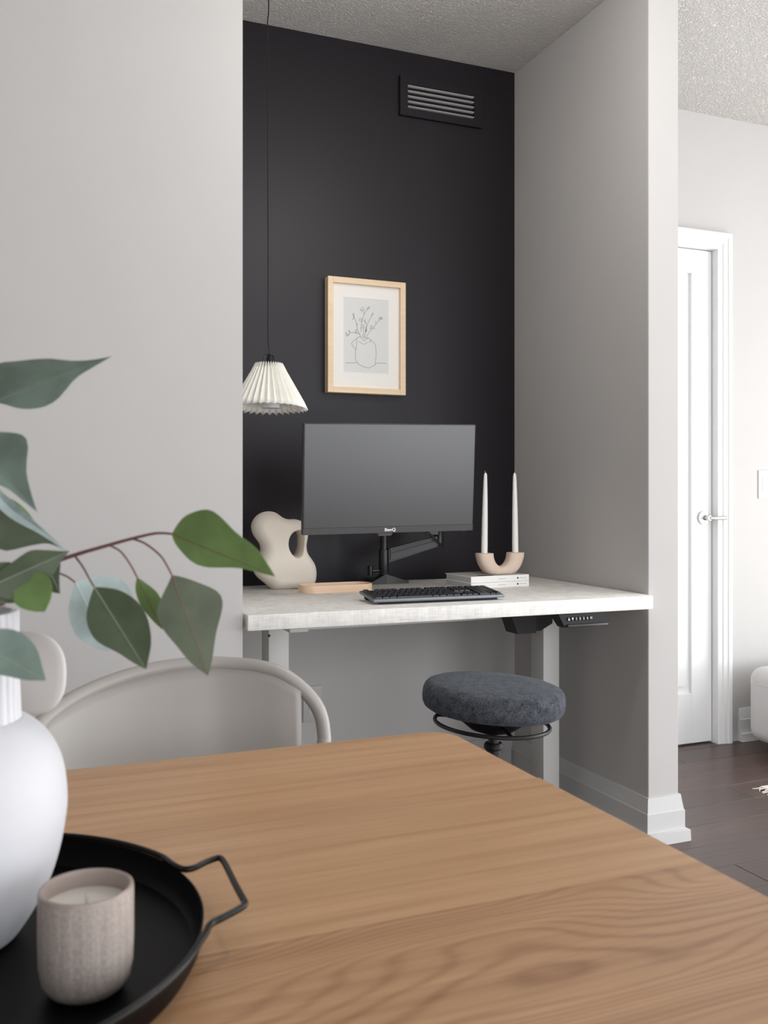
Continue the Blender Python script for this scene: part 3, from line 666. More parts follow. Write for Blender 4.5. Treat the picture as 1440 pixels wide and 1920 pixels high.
# ================================================================== ON THE DESK
# --- monitor
def pose(c, yaw, pitch, roll):
    return Matrix.Translation(c) @ Matrix.Rotation(yaw, 4, 'Z') @ Matrix.Rotation(pitch, 4, 'X') @ Matrix.Rotation(roll, 4, 'Y')
MP = pose((1.0976, 2.6008, 1.1190), math.radians(-3.82), math.radians(6.05), math.radians(-.835))
t = thing('computer_monitor', 'dark flat computer monitor switched off, floating on its arm over the desk', 'monitor', (1.0976, 2.6008, 1.1190))
W2, H2 = .2705, .164
part('housing', MB().box(-W2, W2, 0.0, .022, -H2, H2, .0025, 2, mat=MP).box(-.17, .17, .02, .048, -.10, .11, .012, 3, mat=MP), BEZEL, t)
part('chin', MB().box(-W2 + .0005, W2 - .0005, -.0016, .001, -H2 + .0005, -H2 + .0195, .0006, 1, mat=MP), BEZEL, t)
part('screen', MB().box(-W2 + .0035, W2 - .0035, -.0008, .001, -H2 + .0205, H2 - .0035, mat=MP), SCREEN, t)
text('BenQ', .0125, MP @ Matrix.Translation((-.001, -.0019, -H2 + .0098)) @ Matrix.Rotation(math.radians(90), 4, 'X'), PRINTW, 'logo', t, 1.2, .00035)['label'] = 'white maker lettering on the chin'
part('power_button', MB().box(W2 - .032, W2 - .022, .004, .010, -H2 - .0022, -H2 + .001, .0006, 1, mat=MP), BEZEL, t)
part('sensor_bump', MB().prism([(-.032, -H2 + .002), (-.026, -H2 - .013), (.014, -H2 - .013), (.022, -H2 + .002)], .030, .042, lambda a, b, d: MP @ Vector((a, d, b))), mat('brownish_plastic', (92, 80, 76), .5), t)
# --- monitor arm
AX, AY = 1.232, 2.985
t = thing('monitor_arm', 'black articulated monitor arm clamped to the desk behind the keyboard', 'monitor arm', (AX, AY, DZT))
def foot(dx, dy):
    a = Vector((AX, AY, DZT)); m = MB(); d = Vector((dx, dy, 0)); n_ = Vector((-d.y, d.x, 0)).normalized()
    vs = []
    for s_, w_, h_ in ((0, .022, .034), (.35, .019, .025), (.8, .013, .012), (1, .010, .008)):
        c = a + d * s_; vs += [c + n_ * w_, c - n_ * w_, c - n_ * w_ * .7 + Vector((0, 0, h_)), c + n_ * w_ * .7 + Vector((0, 0, h_))]
    fs = [(0, 1, 2, 3), (12, 15, 14, 13)] + [(4 * i + k, 4 * i + (k + 1) % 4, 4 * i + 4 + (k + 1) % 4, 4 * i + 4 + k) for i in range(3) for k in range(4)]
    return m.add(vs, fs)
part('base_foot', foot(.085, -.012), BLACKMETAL, t); part('base_foot', foot(-.062, -.022), BLACKMETAL, t)
part('base_plate', MB().box(AX - .03, AX + .03, AY - .012, AY + .09, DZT, DZT + .012, .003, 2), BLACKMETAL, t)
part('clamp', MB().box(AX - .025, AX + .025, 3.084, 3.098, DZB - .06, DZT + .012, .002, 1).box(AX - .025, AX + .025, 3.02, 3.098, DZB - .068, DZB - .056, .002, 1).tube([(AX, 3.05, DZB - .058), (AX, 3.05, DZB - .002)], .006, 12), BLACKMETAL, t)
part('pole', MB().lathe([(.0125, DZT + .01), (.0125, .952), (.012, .955)], (AX, AY), 24), BLACKMETAL, t)
part('collar', MB().lathe([(.0165, DZT + .035), (.0175, DZT + .04), (.0175, DZT + .112), (.0165, DZT + .117)], (AX, AY), 24), BLACKMETAL, t)
part('ring', MB().lathe([(.0155, DZT + .022), (.0155, DZT + .028)], (AX, AY), 24), CHROME, t)
part('cable_clip', MB().box(AX - .05, AX - .016, AY - .006, AY + .004, DZT + .04, DZT + .05, .003, 2).tube([(AX - .05, AY, DZT + .03), (AX - .05, AY, DZT + .062)], .009, 14), BLACKMETAL, t)
J = Vector((1.422, 2.945, 0))
def bar(p, q_, w_, h0, h1, y_=.013):
    d = (q_ - p); dn = Vector((d.x, d.y, 0)).normalized(); n_ = Vector((-dn.y, dn.x, 0)); m = MB(); vs = []
    for c, h_ in ((p, h0), (q_, h1)):
        vs += [c + n_ * w_ + Vector((0, 0, -h_)), c - n_ * w_ + Vector((0, 0, -h_)), c - n_ * w_ + Vector((0, 0, h_)), c + n_ * w_ + Vector((0, 0, h_))]
    return m.add(vs, [(0, 1, 2, 3), (4, 7, 6, 5)] + [(k, (k + 1) % 4, 4 + (k + 1) % 4, 4 + k) for k in range(4)])
part('lower_arm', bar(Vector((AX + .014, AY - .004, .862)), Vector((J.x - .01, J.y, .909)), .013, .024, .018), BLACKMETAL, t)
part('arm_cover', bar(Vector((AX + .016, AY - .020, .8585)), Vector((J.x - .012, J.y - .016, .905)), .003, .011, .008), mat('dark_grey_plastic', (66, 65, 67), .45), t)
part('arm_cover', bar(Vector((AX + .016, AY - .020, .880)), Vector((J.x - .065, J.y - .016, .9155)), .003, .008, .0015), mat('grey_plastic', (74, 73, 75), .45), t)
part('joint', MB().lathe([(.016, .895), (.0165, .90), (.0165, .940), (.0155, .942), (.0155, .945), (.0165, .947), (.0165, .99)], (J.x, J.y), 24), BLACKMETAL, t)
part('brace', bar(Vector((J.x + .006, J.y - .022, .889)), Vector((J.x - .075, J.y - .045, .955)), .002, .0035, .0035), BLACKMETAL, t)
part('upper_arm', bar(Vector((J.x - .005, J.y - .004, .968)), Vector((1.145, 2.72, 1.085)), .013, .018, .024), BLACKMETAL, t)
part('hinge_plate', MB().box(J.x - .058, J.x - .012, J.y - .022, J.y - .012, .932, .975, .002, 1), mat('dark_brown_plastic', (72, 64, 63), .45), t)
part('bolt', MB().lathe([(0, 0), (.0055, 0), (.0055, .004), (0, .004)], n=16, mat=Matrix.Translation((J.x - .038, J.y - .022, .951)) @ Matrix.Rotation(math.radians(90), 4, 'X')), CHROME, t)
part('mount_head', MB().box(1.06, 1.16, 2.662, 2.74, 1.06, 1.16, .006, 2), BLACKMETAL, t)
# --- keyboard
KFL = Vector((.9665, 2.414, .7815)); kx = (Vector((1.367, 2.393, .7815)) - KFL); KW = kx.length; kx.normalize()
kb_ = Vector((.974, 2.545, .7935)) - KFL; KD = kb_.length; ky = (kb_ - kx * kb_.dot(kx)).normalized(); kz = kx.cross(ky)
KM = Matrix(((kx.x, ky.x, kz.x, KFL.x), (kx.y, ky.y, kz.y, KFL.y), (kx.z, ky.z, kz.z, KFL.z), (0, 0, 0, 1)))
t = thing('keyboard', 'dark slim full-size keyboard on the white desk under the monitor', 'keyboard', (KFL.x + .2, KFL.y + .06, DZT))
part('body', MB().box(0, KW, 0, KD, -.0085, 0, .002, 2, mat=KM), KEYBODY, t)
part('foot', MB().box(.012, .03, KD - .03, KD - .008, -.0225, -.0085, .002, 1, mat=KM), BLACKPLASTIC, t)
part('foot', MB().box(KW - .03, KW - .012, KD - .03, KD - .008, -.0225, -.0085, .002, 1, mat=KM), BLACKPLASTIC, t)
part('front_foot', MB().box(.02, KW - .02, .006, .016, -.0145, -.0085, .001, 1, mat=KM), BLACKPLASTIC, t)
part('key_bed', MB().box(.005, KW - .005, .005, KD - .005, -.001, .0006, mat=KM), mat('key_bed_grey', (78, 80, 86), 0.45), t)
U = (KW - .014) / 22.5; VU = (KD - .014) / 6.05
kme = {}
def key(x, row, wu, hu=1):
    k_ = (wu, hu)
    if k_ not in kme:
        a, b = wu * U / 2 - .0009, hu * VU / 2 - .0009
        m = MB(); zt = .0042; i_ = .0012
        vs = [(-a, -b, 0), (a, -b, 0), (a, b, 0), (-a, b, 0), (-a + i_, -b + i_, zt), (a - i_, -b + i_, zt), (a - i_, b - i_ * .6, zt), (-a + i_, b - i_ * .6, zt)]
        fs = [(0, 3, 2, 1), (4, 5, 6, 7)] + [(k, (k + 1) % 4, 4 + (k + 1) % 4, 4 + k) for k in range(4)]
        m.add(vs, fs); me = bpy.data.meshes.new('key'); me.from_pydata(m.v, [], m.f); me.materials.append(KEYM); kme[k_] = me
    o = bpy.data.objects.new('key', kme[k_]); COL.objects.link(o); o.parent = t
    Mk = KM @ Matrix.Translation((.007 + (x + wu / 2) * U, .007 + (row + hu / 2) * VU, .0006))
    o.matrix_local = Matrix.Translation(-ROOT[t.name]) @ Mk
rowsk = [[1.25, 1.25, 1.25, 6.25, 1.25, 1.25, 1.25, 1.25], [2.25] + [1] * 10 + [2.75], [1.75] + [1] * 11 + [2.25], [1.5] + [1] * 12 + [1.5], [1] * 13 + [2]]
for r_, ws in enumerate(rowsk):
    x = 0
    for w_ in ws: key(x, r_, w_); x += w_
for i, x in enumerate([0, 2, 3, 4, 5, 6.5, 7.5, 8.5, 9.5, 11, 12, 13, 14]): key(x, 5.05, 1)
for r_ in (3, 4, 5.05):
    for k in range(3): key(15.25 + k, r_, 1)
for k in range(3): key(15.25 + k, 0, 1)
key(16.25, 1, 1)
for r_, n_ in ((4, 4), (3, 3), (2, 3), (1, 3)):
    for k in range(n_): key(18.5 + k, r_, 1)
key(18.5, 0, 2); key(20.5, 0, 1); key(21.5, 0, 1, 2); key(21.5, 2, 1, 2)
for k in range(4): key(18.5 + k, 5.05, 1)
# --- wooden tray
t = thing('wooden_tray', 'small oblong pale wood tray with rounded ends beside the cream sculpture', 'tray', (.995, 2.812, DZT))
def stadium(L_, D_, r_):
    out = []
    for cx, cy, a0 in ((L_ / 2 - r_, D_ / 2 - r_, 0), (-L_ / 2 + r_, D_ / 2 - r_, 90), (-L_ / 2 + r_, -D_ / 2 + r_, 180), (L_ / 2 - r_, -D_ / 2 + r_, 270)):
        for k in range(13): a = math.radians(a0 + 90 * k / 12); out.append((cx + r_ * math.cos(a), cy + r_ * math.sin(a)))
    return out
o_, i_ = stadium(.238, .098, .043), stadium(.231, .091, .0395); K = len(o_)
lv = [(o_, .0), (o_, .0235), (i_, .0235), (i_, .005)]
vs = [Vector((.995 + a, 2.812 + b, DZT + z)) for l_, z in lv for a, b in l_]
fs = [(i * K + k, i * K + (k + 1) % K, (i + 1) * K + (k + 1) % K, (i + 1) * K + k) for i in range(3) for k in range(K)]
m = MB(); m.add(vs, fs); part('wall', m, BIRCH, t)
m = MB(); m.prism(i_, .0, .005, lambda a, b, d: Vector((.995 + a, 2.812 + b, DZT + .0003 + d))); part('bottom', m, BIRCH, t)
# --- sculpture with a hole (implicit surface -> surface nets)
SY = 2.965
def z3(pts): return [on_y(450 + a / 5.538, 940 + b / 5.538, SY) for a, b in pts]
outl = [(305, 103), (360, 113), (405, 143), (445, 170), (500, 187), (560, 185), (615, 196), (655, 226), (685, 275), (697, 325), (694, 375), (684, 430), (682, 490), (700, 545), (738, 600), (768, 650), (782, 710), (783, 770), (772, 835), (740, 885), (700, 912), (640, 922), (540, 926), (420, 926), (345, 920), (305, 895), (255, 850), (200, 805), (162, 765), (146, 715), (158, 650), (195, 575), (218, 505), (205, 440), (165, 385), (135, 335), (121, 275), (128, 220), (160, 165), (210, 125), (260, 107)]
hol = [(545, 308), (590, 300), (618, 335), (626, 410), (616, 500), (585, 558), (545, 570), (508, 540), (480, 490), (472, 430), (482, 375), (510, 330)]
def poly_np(pts): return np.array([(p.x, p.z) for p in catmull(z3(pts), 5, True)])
def sdist(P, poly):
    A = poly; B = np.roll(poly, -1, 0); d = np.full(P.shape[0], 9.0); ins = np.zeros(P.shape[0], bool)
    for a, b in zip(A, B):
        ab = b - a; tt = np.clip(((P - a) @ ab) / (ab @ ab + 1e-12), 0, 1); d = np.minimum(d, np.linalg.norm(P - a - tt[:, None] * ab, axis=1))
        c = ((a[1] > P[:, 1]) != (b[1] > P[:, 1])); 
        with np.errstate(divide='ignore', invalid='ignore'): ins ^= c & (P[:, 0] < (b[0] - a[0]) * (P[:, 1] - a[1]) / (b[1] - a[1] + 1e-15) + a[0])
    return np.where(ins, d, -d)
OP, HP = poly_np(outl), poly_np(hol)
h_ = .0026
gxs = np.arange(OP[:, 0].min() - .02, OP[:, 0].max() + .02, h_); gzs = np.arange(DZT - .0, OP[:, 1].max() + .02, h_); gys = np.arange(-.066, .0665, h_)
PX, PZ = np.meshgrid(gxs, gzs, indexing='ij'); PP = np.stack([PX.ravel(), PZ.ravel()], 1)
d1 = sdist(PP, OP).reshape(PX.shape); d2 = -sdist(PP, HP).reshape(PX.shape)
RB, RH = .036, .016
def blur(a, k):
    for _ in range(k):
        b = np.pad(a, 1, mode='edge'); a = (b[1:-1, 1:-1] * 4 + b[:-2, 1:-1] + b[2:, 1:-1] + b[1:-1, :-2] + b[1:-1, 2:]) / 8
    return a
e1 = blur(np.maximum(RB - d1, 0) / RB, 8); e2 = blur(np.maximum(RH - d2, 0) / RH, 4)
TH = .050
Y3 = gys[None, None, :]; e1_, e2_ = e1[:, :, None], e2[:, :, None]
F = np.sqrt(np.maximum(e1_, 0) ** 2 + (Y3 / TH) ** 2)
F = np.maximum(F, (np.abs(e2_) ** 3 * .55 + (np.abs(Y3) / TH) ** 3 * .55) ** (1 / 3) * 1.12 + np.maximum(e2_ - .95, 0) * 2) - 1.0
def nets(F, ox, oy, oz, h):
    s = F < 0; nx, ny, nz = F.shape
    acc = np.zeros((nx - 1, ny - 1, nz - 1, 3)); cnt = np.zeros((nx - 1, ny - 1, nz - 1))
    I, J_, K_ = np.meshgrid(np.arange(nx - 1), np.arange(ny - 1), np.arange(nz - 1), indexing='ij')
    def c(di, dj, dk): return F[di:nx - 1 + di, dj:ny - 1 + dj, dk:nz - 1 + dk]
    cs = [(i, j, k) for i in (0, 1) for j in (0, 1) for k in (0, 1)]
    for a in cs:
        for ax in range(3):
            if a[ax] == 0:
                b = list(a); b[ax] = 1; fa, fb = c(*a), c(*b); cr = (fa < 0) != (fb < 0)
                tt = np.where(cr, fa / np.where(fa - fb == 0, 1, fa - fb), 0)
                for q_ in range(3): acc[..., q_] += np.where(cr, a[q_] + (tt if q_ == ax else 0), 0)
                cnt += cr
    act = cnt > 0; idx = -np.ones(act.shape, int); idx[act] = np.arange(act.sum())
    p = acc[act] / cnt[act][:, None] + np.stack([I[act], J_[act], K_[act]], 1)
    vs = [(ox + q_[0] * h, oy + q_[2] * h, oz + q_[1] * h) for q_ in p]; fs = []
    for ax in range(3):
        sh = [slice(None)] * 3; sh2 = [slice(None)] * 3; sh[ax] = slice(0, -1); sh2[ax] = slice(1, None)
        cr = s[tuple(sh)] != s[tuple(sh2)]
        for i, j, k in np.argwhere(cr):
            q_ = [i, j, k]; o1, o2 = [x for x in range(3) if x != ax]; f = []
            for a, b in ((0, 0), (1, 0), (1, 1), (0, 1)):
                r_ = list(q_); r_[o1] -= a; r_[o2] -= b
                if min(r_) < 0 or r_[0] >= nx - 1 or r_[1] >= ny - 1 or r_[2] >= nz - 1: f = None; break
                f.append(idx[tuple(r_)])
            if f and min(f) >= 0: fs.append(f if s[i, j, k] else f[::-1])
    return vs, fs
vs, fs = nets(F, gxs[0], SY + gys[0], gzs[0], h_)
m = MB(); m.add(vs, fs)
bm = bmesh.new(); me = bpy.data.meshes.new('tmp'); me.from_pydata(m.v, [], m.f); bm.from_mesh(me)
bmesh.ops.holes_fill(bm, edges=[e for e in bm.edges if e.is_boundary])
for _ in range(4): bmesh.ops.smooth_vert(bm, verts=[q_ for q_ in bm.verts if q_.co.z > DZT + h_ * 1.6], factor=.5, use_axis_x=True, use_axis_y=True, use_axis_z=True)
lo = min(q_.co.z for q_ in bm.verts)
for q_ in bm.verts: q_.co.z += DZT + .0003 - lo if q_.co.z < lo + h_ else 0
bm.verts.index_update(); m = MB(); m.add([q_.co.copy() for q_ in bm.verts], [[q_.index for q_ in f.verts] for f in bm.faces]); bm.free()
o = part('sculpture', m, CREAM, None, 180)
o['label'] = 'cream abstract ceramic sculpture with an oval hole at the desk left end'; o['category'] = 'sculpture'
# --- books
BZ = DZT
bf = [Vector((1.4205, 2.7050)), Vector((1.6465, 2.7215))]
bx = (bf[1] - bf[0]).normalized(); by = Vector((-bx.y, bx.x)); BA = math.atan2(bx.y, bx.x)
for i, (lab, th, dx, dy) in enumerate((('white-spined book lying under another book beneath the clay candle holder', .0185, .0, .0), ('white-spined book with grey cover on top of the book pair, under candle holder', .0205, .0, .0))):
    t = thing('book', lab, 'book', (bf[0].x + .11, bf[0].y + .1, BZ), 'books on the desk')
    BM = Matrix.Translation((bf[0].x + dx, bf[0].y + dy, BZ)) @ Matrix.Rotation(BA, 4, 'Z')
    L_, D_ = .2265, .165; c_ = .0017
    m = MB(); m.box(0, L_, 0, D_, 0.0002, c_, mat=BM); m.box(0, L_, 0, D_, th - c_, th, mat=BM); m.box(0, L_, -.0008, .002, .0002, th, .0006, 1, mat=BM)
    part('cover', m, PAPER, t)
    part('pages', MB().box(.0035, L_ - .0035, .002, D_ - .003, c_, th - c_, mat=BM), PAGES, t)
    sp = lambda a, b: BM @ Vector((a, -.00095, b))
    m = MB(); K = 14; m.add([sp(L_ * .80 + .0032 * math.cos(2 * math.pi * k / K), th / 2 + .0032 * math.sin(2 * math.pi * k / K)) for k in range(K)], [tuple(range(K))])
    part('printed_dot', m, PRINTK, t, keep=True)
    m = MB(); x = L_ * .835
    for w_ in (.004, .003, .005, .004, .003, .0045): m.add([sp(x, th / 2 - .0008), sp(x + w_, th / 2 - .0008), sp(x + w_, th / 2 + .0008), sp(x, th / 2 + .0008)], [(0, 1, 2, 3)]); x += w_ + .0007
    part('spine_print', m, PRINTG, t, keep=True)
    m = MB(); x = L_ * .46
    for w_ in (.0015, .004, .004, .0035, .004, .0045): m.add([sp(x, th / 2 - .0015), sp(x + w_, th / 2 - .0015), sp(x + w_, th / 2 + .0012), sp(x, th / 2 + .0012)], [(0, 1, 2, 3)]); x += w_ + .0014
    part('spine_title', m, mat('pale_print', (205, 203, 200), .7), t, keep=True)
    if i:
        part('cover_picture', MB().box(.004, L_ - .001, .006, D_ - .001, th, th + .0002, mat=BM), mat('grey_cover_print', (176, 172, 168), .6), t)
        m = MB(); K = 20; m.add([BM @ Vector((.075 + .032 * math.cos(2 * math.pi * k / K), .03 + .018 * math.sin(2 * math.pi * k / K), th + .0003)) for k in range(K)], [tuple(range(K))]); part('cover_picture', m, PRINTK, t, keep=True)
    BZ += th + .0003
# --- U-shaped candle holder
HX, HY, HZ = 1.5765, 2.793, BZ
t = thing('candle_holder', 'U-shaped beige clay candle holder standing on the book pair', 'candle holder', (HX, HY, HZ))
vs = []; fs = []; KA, KC = 36, 20
zt = HZ + .0685
for i in range(KA + 1):
    a = math.pi + math.pi * i / KA
    out = Vector((math.cos(a) * .0885 * (1.0), math.sin(a))); inn = Vector((math.cos(a) * .030, math.sin(a)))
    po = Vector((out.x * (1 - .02 * abs(out.y)), zt + out.y * .088)); pi_ = Vector((inn.x, zt + inn.y * .044))
    c_ = (po + pi_) / 2; hd = (po - pi_) / 2; hy = .028
    for k in range(KC):
        b = 2 * math.pi * k / KC; p = c_ + hd * math.copysign(abs(math.cos(b)) ** .8, math.cos(b)); vs.append(Vector((HX + p.x, HY + hy * math.copysign(abs(math.sin(b)) ** .8, math.sin(b)), max(HZ + .0003, p.y))))
fs = [tuple(range(KC))[::-1], tuple(KA * KC + k for k in range(KC))] + [(i * KC + k, i * KC + (k + 1) % KC, (i + 1) * KC + (k + 1) % KC, (i + 1) * KC + k) for i in range(KA) for k in range(KC)]
m = MB(); m.add(vs, fs); part('body', m, CLAY, t, 40)
for sx, lab in ((-1, 'white taper candle in the left arm of the clay holder, against black wall'), (1, 'white taper candle in the right arm of the clay holder, against grey wall')):
    cx_ = HX + sx * .0595; zb = zt + .0004
    t = thing('taper_candle', lab, 'candle', (cx_, HY, zb), 'taper candles')
    pr_ = [(0, 0), (.0108, 0), (.0108, .02), (.0100, .10), (.0085, .18), (.0068, .235), (.0056, .260), (.0042, .2665), (.002, .2695), (0, .270)]
    ln = Matrix.Translation((cx_, HY, zb)) @ Matrix.Rotation(math.radians(.9 * (1 if sx < 0 else -.6)), 4, 'Y')
    part('wax', MB().lathe(pr_, n=28, mat=ln), WAXW, t)
    part('wick', MB().tube([ln @ Vector((0, 0, .2695)), ln @ Vector((-.0008 * sx * -1, 0, .274)), ln @ Vector((-.003 * (1 if sx < 0 else -1), 0, .2745))], .0007, 6), WICK, t)

# ================================================================== ON THE BACK WALL
fx0, fx1, fz0, fz1, fyf = 1.080, 1.378, 1.4305, 1.8383, 3.130
t = thing('picture_frame', 'pale wood framed line drawing of flowers in a jug on the black wall', 'picture', ((fx0 + fx1) / 2, YB, (fz0 + fz1) / 2))
fwid = .0205
for (a, b, c, d) in ((fx0, fx0 + fwid, fz0, fz1), (fx1 - fwid, fx1, fz0, fz1), (fx0 + fwid, fx1 - fwid, fz0, fz0 + fwid), (fx0 + fwid, fx1 - fwid, fz1 - fwid, fz1)):
    part('frame_rail', MB().box(a, b, fyf, YB - .001, c, d, .0008, 1), MAPLE, t)
part('backing', MB().box(fx0 + fwid, fx1 - fwid, 3.150, YB - .004, fz0 + fwid, fz1 - fwid), MATB, t)
ym = 3.1445
def dr(a, b, Y_=None): return on_y(600 + a / 8, 510 + b / 8, Y_ or ym)
pa_, pb_ = dr(352, 372), dr(1022, 1530)
wx0, wx1, wz0, wz1 = pa_.x, pb_.x, pb_.z, pa_.z
m = MB()
for (a, b, c, d) in ((fx0 + fwid, wx0, fz0 + fwid, fz1 - fwid), (wx1, fx1 - fwid, fz0 + fwid, fz1 - fwid), (wx0, wx1, fz0 + fwid, wz0), (wx0, wx1, wz1, fz1 - fwid)): m.box(a, b, ym - .0008, 3.150, c, d)
part('mat_board', m, MATB, t)
pr_ = part('art_print', MB().box(wx0, wx1, ym + .0005, 3.1499, wz0, wz1), PRINTPAPER, t)
strokes = [[(560, 985), (600, 975), (640, 1010), (655, 1035), (690, 1015), (725, 985), (690, 990), (655, 1000)], [(580, 1045), (640, 1075), (665, 1083), (715, 1055)], [(565, 985), (510, 1030), (478, 1060), (485, 1100), (520, 1145), (540, 1168)], [(552, 1005), (550, 1080), (545, 1130)],
           [(545, 1120), (532, 1200), (530, 1290), (545, 1330), (570, 1370), (630, 1412), (690, 1430), (730, 1440), (800, 1408), (830, 1390), (828, 1350), (842, 1260), (838, 1150), (820, 1075), (770, 1030), (725, 985)],
           [(380, 1362), (470, 1365), (560, 1358)], [(840, 1370), (920, 1366), (1000, 1372)], [(735, 1035), (742, 1055), (760, 1040), (755, 1020)],
           [(610, 975), (560, 850), (548, 770), (520, 700), (495, 655), (500, 620), (512, 680), (480, 715)], [(548, 770), (565, 775), (555, 800)], [(605, 965), (585, 930), (520, 905), (460, 910), (425, 875), (450, 905), (400, 965), (390, 905), (420, 950), (440, 930)], [(520, 905), (545, 860), (550, 920), (525, 905)],
           [(612, 900), (620, 800), (640, 700), (668, 620), (700, 570), (735, 520), (742, 540), (712, 560), (715, 530)], [(668, 640), (640, 590), (605, 575), (615, 550), (640, 570), (660, 580), (655, 540), (630, 530)],
           [(590, 710), (605, 695), (628, 715), (620, 745), (595, 735), (590, 710)], [(620, 790), (645, 800), (635, 845), (618, 830), (620, 790)], [(665, 740), (680, 710), (672, 760), (695, 755), (690, 775), (670, 768)], [(660, 790), (655, 900), (660, 985)], [(640, 985), (632, 940)],
           [(670, 985), (682, 900), (690, 830), (720, 760), (765, 680), (790, 615), (798, 630), (770, 665)], [(684, 910), (700, 820), (690, 900), (705, 860)], [(700, 800), (722, 805)], [(690, 985), (740, 900), (810, 825), (850, 770), (900, 715), (935, 680), (925, 710), (900, 700), (915, 675), (885, 690)], [(838, 775), (835, 735)], [(750, 860), (765, 800), (785, 840), (760, 850)], [(800, 830), (825, 855)], [(885, 720), (882, 690)]]
m = MB()
for s_ in strokes: m.tube(catmull([dr(a, b, ym + .0002) for a, b in s_], 4), .00055, 5)
part('drawn_lines', m, INK, pr_)
# vent
t = thing('air_vent', 'black-painted wall vent with five grey slats near the ceiling', 'vent', (1.535, YB, 2.528))
vx0, vx1, vz0, vz1 = 1.3657, 1.7038, 2.4555, 2.601; ox0, ox1, oz0, oz1 = 1.3965, 1.670, 2.4845, 2.5705
m = MB()
for a, b, c, d in ((vx0, ox0, vz0, vz1), (ox1, vx1, vz0, vz1), (ox0, ox1, vz0, oz0), (ox0, ox1, oz1, vz1)): m.box(a, b, 3.152, YB - .0005, c, d, .0006, 1)
part('frame', m, BLACKWALL, t)
part('duct_backing', MB().box(ox0, ox1, 3.1655, YB - .0006, oz0, oz1), mat('duct_black', (10, 9, 10), .9), t)
SLAT = mat('grey_worn_slat', (186, 184, 184), .45)  # plain grey, paler than the black frame
for k in range(5):
    z_ = oz0 + .006 + k * (oz1 - oz0 - .010) / 4
    part('slat', MB().box(ox0, ox1, -.0055, .0055, -.0008, .0016, .0003, 1, mat=Matrix.Translation((0, 3.1590, z_)) @ Matrix.Rotation(math.radians(-12), 4, 'X')), SLAT, t)
# outlet on the grey wall below the desk
t = thing('wall_outlet', 'pale outlet plate low on the grey wall beside the chair back', 'outlet', (1.034, YB, .334))
part('plate', MB().box(.999, 1.069, YB - .006, YB - .0005, .271, .397, .0015, 2), OUTLET, t)
for z_ in (.312, .356):
    part('socket', MB().box(1.018, 1.050, YB - .0072, YB - .0055, z_ - .014, z_ + .014, .001, 1), OUTLET, t)

# ================================================================== PENDANT LAMP
LX, LY = .7345, 2.652
t = thing('pendant_lamp', 'white pleated paper pendant lamp hanging on a black cord by the wall edge', 'lamp', (LX, LY, 1.33))
NP = 34; zb_, zt_ = 1.3200, 1.4480; vs = []; fs = []; K = NP * 2; RW = 7
for i in range(RW):
    s_ = i / (RW - 1); z_ = zb_ + (zt_ - zb_) * s_; r0 = .1050 + (.0365 - .1050) * s_; am = .0180 + (.0080 - .0180) * s_
    for k in range(K):
        a = math.pi * 2 * k / K; r_ = r0 + (am if k % 2 else -am) * .5; zz = z_ + ((-.0032 if k % 2 else .0032) if i == 0 else 0) + ((.003 if k % 2 else -.002) if i == RW - 1 else 0)
        vs.append((LX + r_ * math.cos(a + .07), LY + r_ * math.sin(a + .07), zz))
for i in range(RW - 1):
    for k in range(K): fs.append((i * K + k, i * K + (k + 1) % K, (i + 1) * K + (k + 1) % K, (i + 1) * K + k))
m = MB(); m.add(vs, fs)
m.move(Matrix.Translation((LX, LY, zt_)) @ Matrix.Rotation(math.radians(-3.6), 4, Vector((RT[0], RT[1], 0))) @ Matrix.Translation((-LX, -LY, -zt_)))   # the light paper shade hangs a little askew
o = part('shade', m, SHADE, t, 5); md = o.modifiers.new('thickness', 'SOLIDIFY'); md.thickness = .0006
part('diffuser_ring', MB().lathe([(.0265, 1.322), (.0265, 1.352), (.0250, 1.352), (.0250, 1.322), (.0265, 1.322)], (LX + .005, LY), 36), mat('white_ring_plastic', (228, 228, 228), .4, trans=.15), t)
m = MB()
for k in range(3): a = 2.09 * k + .3; m.tube([(LX + .005 + .0255 * math.cos(a), LY + .0255 * math.sin(a), 1.35), (LX + .012 * math.cos(a), LY + .012 * math.sin(a), 1.425)], .0009, 6)
part('ring_wires', m, WHITE, t)
part('socket', MB().lathe([(.004, 1.4785), (.0085, 1.474), (.0105, 1.466), (.0105, 1.405), (.008, 1.40)][::-1], (LX + .003, LY), 24), BLACKPLASTIC, t)
lp = [(LX - .0165, LY, 1.435), (LX - .0165, LY, 1.463), (LX - .013, LY, 1.474), (LX - .004, LY, 1.4785), (LX + .006, LY, 1.4785), (LX + .015, LY, 1.473), (LX + .0185, LY, 1.462), (LX + .0185, LY, 1.435)]
part('bail', MB().tube(catmull(lp, 5), .0016, 8), BLACKMETAL, t)
cordp = [(LX + .003, LY, 1.478), (LX - .0005, LY, 1.498), (LX - .003, LY, 1.55), (LX - .0025, LY, 1.75), (LX - .0035, LY, 2.0), (LX - .003, LY, 2.25), (LX - .0045, LY, 2.42), (LX - .0012, LY, 2.475), (LX - .001, LY, 2.55), (LX - .002, LY, ZC - .02)]
part('cord', MB().tube(catmull(cordp, 6), .0017, 8), BLACKPLASTIC, t)
part('ceiling_hook', MB().lathe([(.012, ZC - .0005), (.012, ZC - .004), (.003, ZC - .006), (.003, ZC - .022)][::-1], (LX - .002, LY), 20), BLACKMETAL, t)

